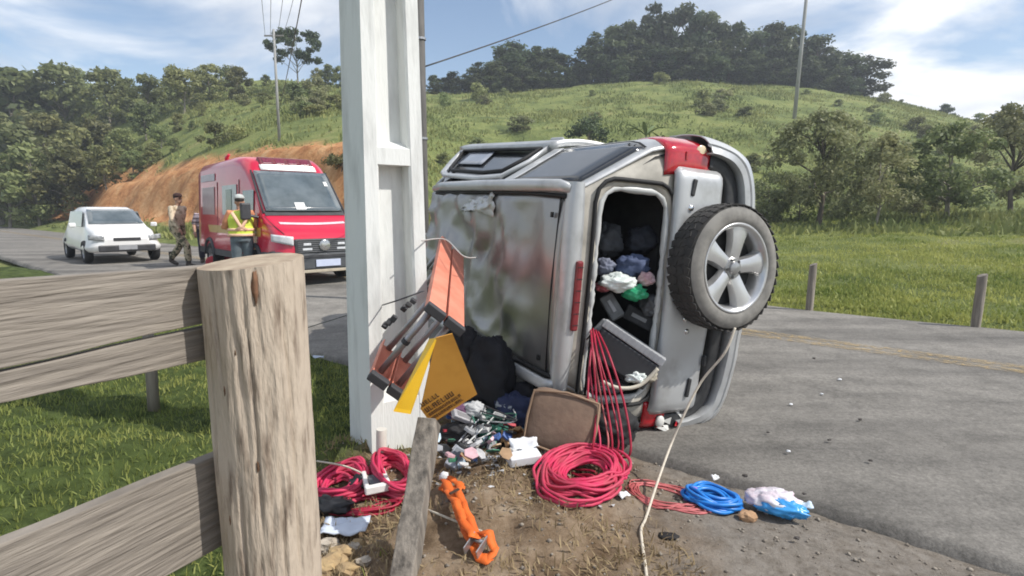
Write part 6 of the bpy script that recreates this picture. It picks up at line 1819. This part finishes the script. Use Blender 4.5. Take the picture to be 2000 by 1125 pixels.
# orange ratchet strap: flat folded webbing and a metal buckle
def strap():
    OR = mat('orange_webbing', (.74, .15, .02), (.58, .10, .012), scale=10, rough=.75)
    p0 = vzp(872, 962, .02)
    t = thing('ratchet_strap', 'bundle of bright orange webbing strap lying on the bare earth', 'strap', p0)
    def ribbon(pts, w, name, seed):
        rdn_ = random.Random(seed); P_ = [Vector(q) - p0 for q in pts]; n_ = 28; b = B(); V = []
        for i in range(n_ + 1):
            f = i / n_ * (len(P_) - 1); k = min(int(f), len(P_) - 2); g_ = f - k; g_ = g_ * g_ * (3 - 2 * g_) * .5 + g_ * .5
            p = P_[k].lerp(P_[k + 1], g_); d = (P_[k + 1] - P_[k]).normalized()
            tw = .55 * nz(i * .22, seed * 1.7) ; sd = d.cross(Vector((0, 0, 1))).normalized(); up_ = Vector((0, 0, 1))
            ax = sd * math.cos(tw) + up_ * math.sin(tw)
            p = p + Vector((.008 * nz(i * .3, seed + 3), 0, .014 * nz(i * .4, seed)))
            V += [p - ax * w / 2, p + up_ * .004, p + ax * w / 2]
        b.add(V, [(i * 3 + j_, i * 3 + j_ + 1, i * 3 + j_ + 4, i * 3 + j_ + 3) for i in range(n_) for j_ in range(2)])
        b.obj(name, OR, t, smooth=True, solid=.003)
    ribbon([vzp(868, 955, .05), vzp(884, 990, .06), vzp(900, 1030, .05), vzp(916, 1070, .05), vzp(935, 1098, .03), vzp(958, 1108, .02)], .042, 'webbing', 1)
    ribbon([vzp(885, 962, .03), vzp(898, 995, .07), vzp(912, 1035, .075), vzp(930, 1068, .06), vzp(955, 1072, .07), vzp(968, 1095, .04), vzp(945, 1108, .02)], .036, 'webbing', 2)
    ribbon([vzp(872, 985, .07), vzp(890, 1015, .085), vzp(905, 1050, .08), vzp(925, 1085, .07), vzp(952, 1060, .05)], .034, 'webbing', 3)
    ribbon([vzp(862, 968, .02), vzp(880, 950, .05), vzp(902, 965, .04), vzp(890, 985, .05)], .040, 'webbing', 5)
    L = lambda q: Vector(q) - p0
    b = B(); Rb = Matrix.Rotation(-.5, 3, 'Z') @ Matrix.Rotation(.3, 3, 'X'); c = L(vzp(930, 1088, .05))
    for e in (-1, 1): b.box(c + Rb @ Vector((e * .028, 0, 0)), (.005, .085, .035), Rb)
    b.obj('buckle', mat('steel_buckle', (.45, .45, .46), rough=.35, metal=.8), t, bevel=.002)
    b = B(); b.tube([c + Rb @ Vector((-.03, .02, 0)), c + Rb @ Vector((.03, .02, 0))], .009, 8); b.obj('spindle', mat('steel_buckle', (.45, .45, .46)), t, smooth=True)
    b = B(); b.box(L(vzp(888, 1000, .095)), (.055, .012, .006), Matrix.Rotation(.9, 3, 'Z')); b.obj('label_tag', BOOT, t)
strap()
# left-hand spill
single('paper_sheet', sheet(vzp(675, 1040, .03), .20, .13, 3, .06, .02), PAPERB, 'pale bluish folder lying flat below the left-hand red coils', 'folder', smooth=True, solid=.006)
t = thing('white_bracket', 'white plastic bracket lying on the left-hand red cable coils', 'bracket', vzp(735, 972, .07), .35)
for k, (c_, s_) in enumerate((((-.045, .05, 0), (.022, .17, .035)), ((.05, .04, .01), (.022, .15, .035)), ((0, -.045, 0), (.115, .03, .04)))):
    b = B(); b.box(c_, s_, Matrix.Rotation(.05 * k, 3, 'Z')); b.obj('arm' if k < 2 else 'base', mat('white_plastic', (.78, .77, .74), (.68, .67, .64), scale=9, rough=.4), t, bevel=.006)
b = B(); b.box((0, .045, -.002), (.06, .10, .02)); b.obj('insert', mat('grey_insert', (.10, .12, .14), rough=.4), t, bevel=.004)
single('black_bag', crumple(vzp(650, 1000, .03), (.10, .06, .04), 12, .5), mat('black_film', (.012, .012, .014), rough=.4), 'crumpled black plastic between the red coils and the folder', 'plastic', smooth=True)
single('black_bag', crumple(vzp(705, 958, .03), (.06, .05, .05), 14, .5), mat('black_film', (.012, .012, .014)), 'small black crumpled plastic beside the white bracket', 'plastic', smooth=True)
rdn = random.Random(21)
for k, (px, py, s) in enumerate(((640, 1072, .05), (668, 1090, .055), (650, 1108, .06), (690, 1075, .035), (632, 1118, .05), (700, 1062, .025), (712, 1100, .03), (678, 1118, .04))):
    single('stone', crumple(vzp(px, py, s * .3), (s, s * .8, s * .6), 30 + k, .4, 1.6, 12, 8), mat('yellowish_stone', (.46, .33, .17), (.27, .19, .11), scale=20, rough=.95) if k % 3 else mat('pale_stone', (.5, .44, .36), (.35, .3, .24), scale=20, rough=.95),
           'broken yellowish stone among the rubble beside the log post', 'stone', 'stones beside the log post')
# heap under the roof edge: electronics, cloth, paper
HEAP = [
    ('grey_case', 'box', (893, 895), .09, (.085, .14, .05), (.35, .38, .43), (-.5, .5, .5), 'grey electronic case lying tilted beside the stake', 'case'),
    ('dark_device', 'box', (868, 880), .06, (.07, .10, .03), (.05, .055, .06), (.6, .2, .2), 'small dark device behind the tilted grey case', 'device'),
    ('small_card', 'box', (970, 900), .04, (.10, .07, .012), (.50, .53, .60), (.2, .35, .1), 'pale bluish card below the tangle of fittings', 'card'),
    ('router_box', 'box', (905, 815), .20, (.16, .06, .03), (.46, .45, .47), (.3, .5, .6), 'light grey strip box leaning under the yellow sign', 'box'),
    ('router_box', 'box', (940, 838), .14, (.12, .05, .028), (.55, .56, .56), (-.4, .4, -.3), 'small pale plastic box in the middle of the spilled heap', 'box'),
    ('bracket_part', 'box', (925, 870), .08, (.10, .03, .02), (.62, .63, .62), (.9, .1, .3), 'white plastic fitting low in the spilled heap', 'fitting'),
    ('bracket_part', 'box', (975, 812), .20, (.08, .03, .02), (.70, .71, .70), (-.6, .5, .1), 'white hook-shaped fitting at the top of the spilled heap', 'fitting'),
    ('green_pouch', 'cr', (965, 845), .10, (.10, .06, .05), (.03, .17, .12), None, 'dark green pouch in the spilled heap', 'pouch'),
    ('navy_cloth', 'cr', (1005, 810), .16, (.13, .10, .13), (.025, .035, .09), None, 'navy blue cloth bundle below the car roof', 'cloth'),
    ('teal_cloth', 'cr', (1008, 850), .07, (.10, .06, .04), (.08, .19, .23), None, 'teal cloth beneath the navy bundle', 'cloth'),
    ('black_jacket', 'cr', (955, 735), .36, (.15, .16, .24), (.014, .014, .018), None, 'black jacket bulging from the crushed side window', 'jacket'),
    ('black_jacket', 'cr', (905, 700), .45, (.12, .14, .20), (.020, .020, .024), None, 'dark crumpled lining behind the yellow sign', 'lining'),
    ('dark_bag', 'cr', (790, 700), .50, (.10, .08, .16), (.012, .012, .014), None, 'black bag wedged between the ladder and the concrete pole', 'bag'),
    ('dark_bag', 'cr', (1190, 830), .12, (.16, .14, .12), (.016, .016, .018), None, 'black bag on the ground behind the hanging red cables', 'bag'),
    ('dark_bag', 'cr', (985, 868), .06, (.12, .07, .05), (.02, .02, .022), None, 'black cloth under the pale boxes of the heap', 'cloth'),
]
HEAP += [
    ('grey_case', 'box', (930, 900), .05, (.12, .08, .04), (.20, .21, .23), (.5, .3, -.3), 'dark grey flat case at the front of the spilled heap', 'case'),
    ('router_box', 'box', (915, 850), .10, (.09, .07, .035), (.58, .58, .56), (.2, -.4, .3), 'pale square box behind the tilted grey case', 'box'),
    ('router_box', 'box', (985, 790), .24, (.10, .06, .03), (.30, .33, .36), (-.3, .6, .2), 'blue-grey box near the top of the spilled heap', 'box'),
    ('purple_packet', 'cr', (893, 800), .22, (.09, .05, .03), (.16, .07, .14), None, 'dark purple packet under the right edge of the yellow sign', 'packet'),
    ('green_pouch', 'cr', (950, 815), .16, (.07, .05, .05), (.06, .13, .11), None, 'small grey-green pouch above the dark green pouch', 'pouch'),
    ('white_film', 'cr', (925, 800), .22, (.07, .05, .045), (.50, .51, .52), None, 'crumpled pale film at the left of the spilled heap', 'film'),
    ('dark_bag', 'cr', (1040, 780), .22, (.12, .10, .12), (.02, .02, .026), None, 'dark crumpled cloth behind the brown padded panel', 'cloth'),
    ('dark_bag', 'cr', (900, 845), .10, (.12, .08, .07), (.025, .025, .028), None, 'black crumpled cloth under the left of the heap', 'cloth'),
]
HY = {'black_jacket': 3.75, 'dark_bag': 3.0}
for k, (nm, kind, (px, py), z, sz, c_, rot, lb, cat) in enumerate(HEAP):
    p = gp(px, py, z)
    m = mat('spill_%d' % k, c_, tuple(x * .72 for x in c_), scale=12, rough=.8 if kind == 'cr' else .45)
    if kind == 'box':
        t = thing(nm, lb, cat, p); R3 = (Matrix.Rotation(rot[0], 3, 'Z') @ Matrix.Rotation(rot[1], 3, 'X') @ Matrix.Rotation(rot[2], 3, 'Y'))
        b = B(); b.box((0, 0, 0), sz, R3); b.obj('casing', m, t, bevel=min(sz) * .18)
        b = B(); b.box(R3 @ Vector((0, 0, sz[2] * .5 + .0008)), (sz[0] * .72, sz[1] * .6, .0014), R3); b.obj('panel', mat('panel_%d' % k, tuple(x * .55 for x in c_), rough=.3), t)
    else:
        single(nm, crumple(p, sz, 50 + k, .30, 1.5, 30, 20, fold=.12), m, lb, cat, smooth=True)
# tangle of thin leads in the heap
for k in range(14):
    rdn = random.Random(70 + k)
    pts = [vzp(rdn.uniform(880, 1010), rdn.uniform(800, 900), rdn.uniform(.02, .22)) for _ in range(5)]
    cc = [(.60, .61, .60), (.05, .20, .14), (.04, .04, .045), (.5, .52, .56)][k % 4]
    single('tangled_lead', strand(pts, .0045, None, ''), mat('lead_%d' % (k % 4), cc, rough=.5), ['white', 'green', 'black', 'grey'][k % 4] + ' lead tangled in the spilled heap' + (' near the stake' if k < 7 else ' near the navy bundle'), 'lead', 'tangled leads', smooth=True)
# small broken pieces strewn through the heap
PIECE = ['white plastic cover', 'grey cable clip', 'black connector', 'green circuit board', 'blue packet', 'brown card scrap', 'silver bracket', 'pink receipt', 'red cap', 'pale blue tube']
PC = [(.72, .72, .70), (.38, .39, .41), (.03, .03, .033), (.05, .22, .13), (.07, .15, .42), (.42, .27, .15), (.5, .5, .51), (.66, .42, .46), (.5, .04, .06), (.45, .58, .68)]
PL = ['in front of the brown padded panel', 'under the yellow sign', 'at the left of the spilled heap', 'at the right of the spilled heap']
rq = random.Random(404)
spots = [(1030, 915), (920, 820), (890, 885), (985, 865)]
for k in range(80):
    c_ = k % 10; w_ = (k // 10) % 4
    px, py = spots[w_][0] + rq.uniform(-55, 45), spots[w_][1] + rq.uniform(-32, 26)
    if py > 925: py = 925 - rq.random() * 20
    p = gp(px, py, rq.uniform(.06, .22) if w_ != 0 else .05); sx, sy, sz = rq.uniform(.022, .062), rq.uniform(.015, .045), rq.uniform(.004, .02)
    R3 = Matrix.Rotation(rq.random() * 6, 3, 'Z') @ Matrix.Rotation(rq.uniform(-.9, .9), 3, 'X') @ Matrix.Rotation(rq.uniform(-.7, .7), 3, 'Y')
    b = B()
    out = [Vector((math.cos(a) * sx * rq.uniform(.6, 1.1), math.sin(a) * sy * rq.uniform(.6, 1.1), 0)) for a in np.linspace(0, 2 * PI, 7)[:-1]]
    b.prism([p + R3 @ q for q in out], R3 @ Vector((0, 0, 1)), sz)
    single(PIECE[c_].replace(' ', '_'), b, mat('piece_%d' % c_, PC[c_], tuple(x * .7 for x in PC[c_]), scale=25, rough=.5), PIECE[c_] + ' lying ' + PL[w_], PIECE[c_].split()[-1], group=PIECE[c_] + 's ' + PL[w_], bevel=.002)
def litter():
    n = 420
    x = rng.normal(-.02, .30, n); y = rng.normal(2.95, .22, n)
    k = (y < 3.5) & (y > 2.2); x, y = x[k], y[k]; n = len(x)
    s_ = .004 + .014 * rng.random(n) ** 2
    th = rng.random(n) * 6.28; V = []
    z = verge_z(x, y) + .004
    tri = np.stack([np.stack([x + s_ * np.cos(th + a) * f, y + s_ * np.sin(th + a) * f, z + rng.random(n) * s_ * .9], -1) for a, f in ((0, 1.2), (1.9, .8), (3.3, 1.1), (4.6, .7))], 1)
    q = np.arange(n) * 4
    m = leafmat('shard_mix', (.62, .62, .62), (.02, .02, .024), rand=0, trans=0.0, rough=.4)
    o = npmesh('broken_shards', tri.reshape(-1, 3), np.stack([q, q + 1, q + 2, q + 3], -1), m, var=np.repeat(rng.random(n), 4))
    tag(o, 'tiny grey and white shards scattered around the spilled heap', 'shards', kind='stuff')
litter()
# cardboard and white box
t = thing('cardboard_piece', 'torn piece of brown cardboard beside the white box', 'cardboard', vzp(1010, 880, .03))
b = sheet((0, 0, .03), .17, .13, 9, .3, .05, (.25, .1)); b.obj('sheet', mat('cardboard_tan', (.50, .30, .15), (.40, .23, .11), scale=8, rough=.9), t, smooth=True, solid=.008)
b = sheet((.02, .04, .07), .12, .08, 11, .5, .04, (-.5, .2)); b.obj('flap', mat('cardboard_tan', (.50, .30, .15)), t, smooth=True, solid=.006)
t = thing('white_box', 'flattened white box in front of the brown padded panel', 'box', vzp(1022, 912, .02), .35)
b = B(); b.box((0, 0, .035), (.17, .09, .05), Matrix.Rotation(.18, 3, 'X')); b.obj('carton', PAPER, t, bevel=.006)
b = sheet((.02, .05, .085), .15, .07, 4, .0, .03, (.7, 0)); b.obj('flap', PAPER, t, smooth=True, solid=.003)
# brown padded panel leaning below the roof edge
def seat():
    c = at(1098, 818, 3.0)
    t = thing('padded_panel', 'brown padded seat panel leaning on edge below the car roof', 'panel', (c.x, c.y, 0), R_(-12))
    b = B()
    b.ellipsoid((0, 0, 0), (.195, .055, .165), 36, 22, fn=lambda d: (abs(d.x) ** 5 + abs(d.y) ** 2.6 + abs(d.z) ** 5) ** (-1 / 4.2) * (1 + .02 * nz(d.x * 3, d.y * 3, d.z * 3)))
    o = b.obj('cushion', mat('brown_upholstery', (.20, .135, .095), (.15, .10, .072), scale=10, rough=.85, bump=.2), t, smooth=True); o.location = (0, 0, c.z - .02); o.rotation_euler = (R_(-18), R_(9), 0)
    b = B(); b.tube([(-.185, -.045, -.14), (-.19, -.05, 0), (-.18, -.045, .14), (0, -.05, .163), (.18, -.045, .14), (.19, -.05, 0), (.185, -.045, -.14), (0, -.05, -.163)], .007, 6, closed=True)
    q = b.obj('piping', mat('brown_piping', (.30, .20, .13), rough=.8), o, smooth=True)
seat()
# things inside the boot
t = thing('grey_crate', 'grey ribbed plastic crate jammed across the rear window', 'crate', at(1238, 668, 3.340))
Rc = Matrix.Rotation(R_(33), 3, 'Y') @ Matrix.Rotation(R_(-18), 3, 'Z')
cb = B(); cb.box(Rc @ Vector((0, 0, 0)), (.42, .16, .05), Rc); cb.obj('lid', mat('crate_grey', (.40, .41, .42), (.33, .34, .35), scale=10, rough=.5), t, bevel=.006)
for k in range(13):
    b = B(); b.box(Rc @ Vector((-.18 + .03 * k, -.083, 0.003)), (.010, .008, .04), Rc); b.obj('rib', mat('crate_grey', (.40, .41, .42)), t)
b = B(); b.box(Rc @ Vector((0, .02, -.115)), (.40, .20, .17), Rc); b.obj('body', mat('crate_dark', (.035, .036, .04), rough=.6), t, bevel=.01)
single('carrier_bag', crumple(at(1205, 552, 3.427), (.11, .08, .055), 81, .3, 1.8, 26, 18, fold=.10), mat('white_film', (.72, .76, .74), (.60, .66, .63), scale=8, rough=.35), 'crumpled white plastic bag inside the rear window', 'bag', smooth=True)
single('carrier_bag', crumple(at(1240, 572, 3.410), (.07, .06, .045), 82, .3, 1.8, 24, 16, fold=.10), mat('green_film', (.04, .42, .20), (.02, .3, .13), scale=8, rough=.35), 'green plastic bag beside the white bag inside the rear window', 'bag', smooth=True)
single('carrier_bag', crumple(at(1235, 520, 3.516), (.10, .07, .07), 83, .3, 1.8, 24, 16, fold=.10), mat('blue_cloth', (.09, .12, .22), (.05, .07, .14), scale=8, rough=.8), 'dark blue cloth above the bags inside the rear window', 'cloth', smooth=True)
single('carrier_bag', crumple(at(1262, 545, 3.445), (.05, .05, .04), 84, .3, 1.8, 20, 12, fold=.10), mat('pinkish_film', (.6, .5, .52), (.45, .2, .22), scale=8, rough=.4), 'pale pink crumpled packet inside the rear window', 'packet', smooth=True)
single('carrier_bag', crumple(at(1245, 738, 3.234), (.06, .05, .035), 85, .4, 2.0, 22, 14, fold=.12), mat('white_film', (.72, .76, .74)), 'scrap of white plastic at the lower corner of the rear window', 'plastic', smooth=True)
b = strand([at(1175, 745, 3.180), at(1210, 758, 3.163), at(1250, 752, 3.180), at(1285, 720, 3.198)], .012, None, ''); single('torn_trim', b, mat('cream_trim', (.55, .51, .42), rough=.6), 'torn cream trim strip across the lower rear window', 'trim', smooth=True)
CARGO = [  # px, py, depth, size, colour, kind, label
    (1185, 470, 3.62, (.10, .07, .10), (.06, .065, .075), 'cr', 'dark grey coat bundled at the upper left inside the rear window', 'coat'),
    (1255, 470, 3.72, (.10, .09, .09), (.045, .05, .07), 'cr', 'slate coloured bundle at the upper right inside the rear window', 'cloth'),
    (1180, 520, 3.52, (.06, .06, .05), (.20, .22, .30), 'cr', 'blue-grey crumpled cloth at the left inside the rear window', 'cloth'),
    (1178, 560, 3.45, (.05, .05, .03), (.52, .14, .16), 'cr', 'small red packet at the left edge of the rear window', 'packet'),
    (1270, 595, 3.50, (.06, .07, .06), (.10, .105, .115), 'cr', 'charcoal cloth below the green bag inside the rear window', 'cloth'),
    (1195, 600, 3.48, (.16, .10, .09), (.16, .165, .17), 'box', 'grey toolbox under the white bag inside the rear window', 'toolbox'),
    (1250, 620, 3.60, (.20, .12, .10), (.07, .07, .075), 'box', 'black case under the green bag inside the rear window', 'case'),
    (1172, 640, 3.40, (.05, .05, .12), (.34, .35, .36), 'box', 'pale grey trim piece at the left edge of the rear window', 'trim'),
    (1215, 715, 3.42, (.22, .14, .10), (.05, .05, .055), 'box', 'black box below the grey crate', 'box'),
    (1265, 735, 3.36, (.05, .04, .04), (.44, .40, .32), 'cr', 'cream crumpled foam at the lower corner of the rear window', 'foam'),
    (1190, 755, 3.32, (.09, .05, .04), (.12, .12, .13), 'cr', 'grey rag at the bottom of the rear window', 'rag'),
]
for k, (px, py, Y_, sz, c_, kind, lb, cat) in enumerate(CARGO):
    m = mat('cargo_%d' % k, c_, tuple(x * .6 for x in c_), scale=14, rough=.75)
    if kind == 'cr':
        single('boot_' + cat, crumple(at(px, py, Y_), sz, 140 + k, .30, 1.7, 28, 18, fold=.2), m, lb, cat, smooth=True)
    else:
        t = thing('boot_' + cat, lb, cat, at(px, py, Y_)); R3 = Matrix.Rotation(.45 + .3 * (k % 3), 3, 'Y') @ Matrix.Rotation(-.35, 3, 'Z')
        b = B(); b.box((0, 0, 0), sz, R3); b.obj('shell', m, t, bevel=.012)
        b = B(); b.box(R3 @ Vector((0, -sz[1] / 2 - .003, 0)), (sz[0] * .5, .006, sz[2] * .25), R3); b.obj('latch', mat('latch_grey', (.3, .3, .31), rough=.4), t, bevel=.002)
# right-hand spill on the road edge
t = thing('snack_bag', 'white and blue plastic bag lying on the road edge', 'bag', vzp(1508, 1002, .03), -.45)
b = crumple((0, 0, .035), (.115, .075, .045), 91, .28, 2.0, 28, 18, fold=.2); b.obj('white_half', mat('bag_white', (.74, .76, .80), (.62, .50, .56), scale=7, rough=.3), t, smooth=True)
b = crumple((.035, -.045, .028), (.10, .045, .038), 92, .3, 2.2, 26, 16, fold=.25); b.obj('blue_half', mat('bag_blue', (.05, .33, .72), (.03, .22, .55), scale=7, rough=.3), t, smooth=True)
b = sheet((.13, .01, .03), .08, .05, 5, .3, .03, (.2, -.3)); b.obj('torn_end', mat('bag_clear', (.55, .66, .76), rough=.2), t, smooth=True, solid=.001)
single('wood_block', crumple(vzp(1460, 1016, .018), (.045, .035, .03), 93, .3, 1.5, 10, 7), mat('tan_block', (.46, .29, .17), (.34, .2, .11), scale=12, rough=.9), 'tan chunk of broken wood between the blue coil and the plastic bag', 'wood chunk')
single('paper_scrap', sheet(vzp(1217, 973, .02), .055, .04, 5, .4, .02, (.2, .1), n=5), PAPER, 'small white scrap right of the thick red coil', 'scrap', smooth=True, solid=.003)
single('paper_scrap', sheet(vzp(1395, 950, .05), .035, .03, 7, .4, .02, (.4, .1), n=5), PAPER, 'small white scrap behind the blue coil', 'scrap', smooth=True, solid=.003)
single('paper_scrap', sheet(gp(622, 697, .02), .10, .05, 8, .4, .02, (.1, .1), n=5), PAPERB, 'pale scrap on the road edge behind the log post', 'scrap', smooth=True, solid=.003)
single('paper_scrap', crumple(vzp(868, 942, .03), (.025, .02, .022), 96, .4, 2, 12, 8), PAPER, 'white crumpled scrap at the end of the orange strap', 'scrap', smooth=True)
single('black_sole', crumple(vzp(1305, 1049, .004), (.045, .028, .010), 97, .25, 1.6, 16, 8), mat('sole_black', (.012, .010, .010), rough=.8), 'flat black rubber piece on the earth below the pale rope', 'rubber piece', smooth=True)
for k, (px, py, s) in enumerate(((1540, 882, .012), (1556, 1052, .012), (1640, 742, .016), (1545, 790, .012), (1605, 770, .012), (1455, 930, .015), (1570, 965, .010), (1680, 820, .014), (1590, 700, .015), (1700, 900, .012), (1620, 860, .012), (1500, 845, .010))):
    single('road_debris', crumple(gp(px, py, .022) + Vector((0, 0, s * .25)), (s, s * .8, s * .5), 100 + k, .5, 2, 10, 7), PAPER if k in (0, 2, 3, 4) else mat('dark_crumb', (.07, .06, .055), rough=.8),
           ('pale' if k in (0, 2, 3, 4) else 'dark') + ' crumb of wreckage scattered on the asphalt', 'debris', ('pale' if k in (0, 2, 3, 4) else 'dark') + ' crumbs on the asphalt')

# ------------------------------------------------------------------ the air: thin summer haze over the valley
def haze():
    b = B(); b.box((0, 70, 5), (1300, 266, 76))
    m = bpy.data.materials.new('haze_air'); m.use_nodes = True
    n, l = m.node_tree.nodes, m.node_tree.links
    n.remove(n['Principled BSDF'])
    v = n.new('ShaderNodeVolumePrincipled'); v.inputs['Color'].default_value = (0.86, 0.92, 1.0, 1); v.inputs['Density'].default_value = HAZE; v.inputs['Anisotropy'].default_value = 0.2
    l.new(v.outputs[0], n['Material Output'].inputs['Volume'])
    o = b.obj('haze', m); tag(o, 'thin pale haze in the air over the valley', 'haze', kind='stuff')
HAZE = 0.0014
haze()
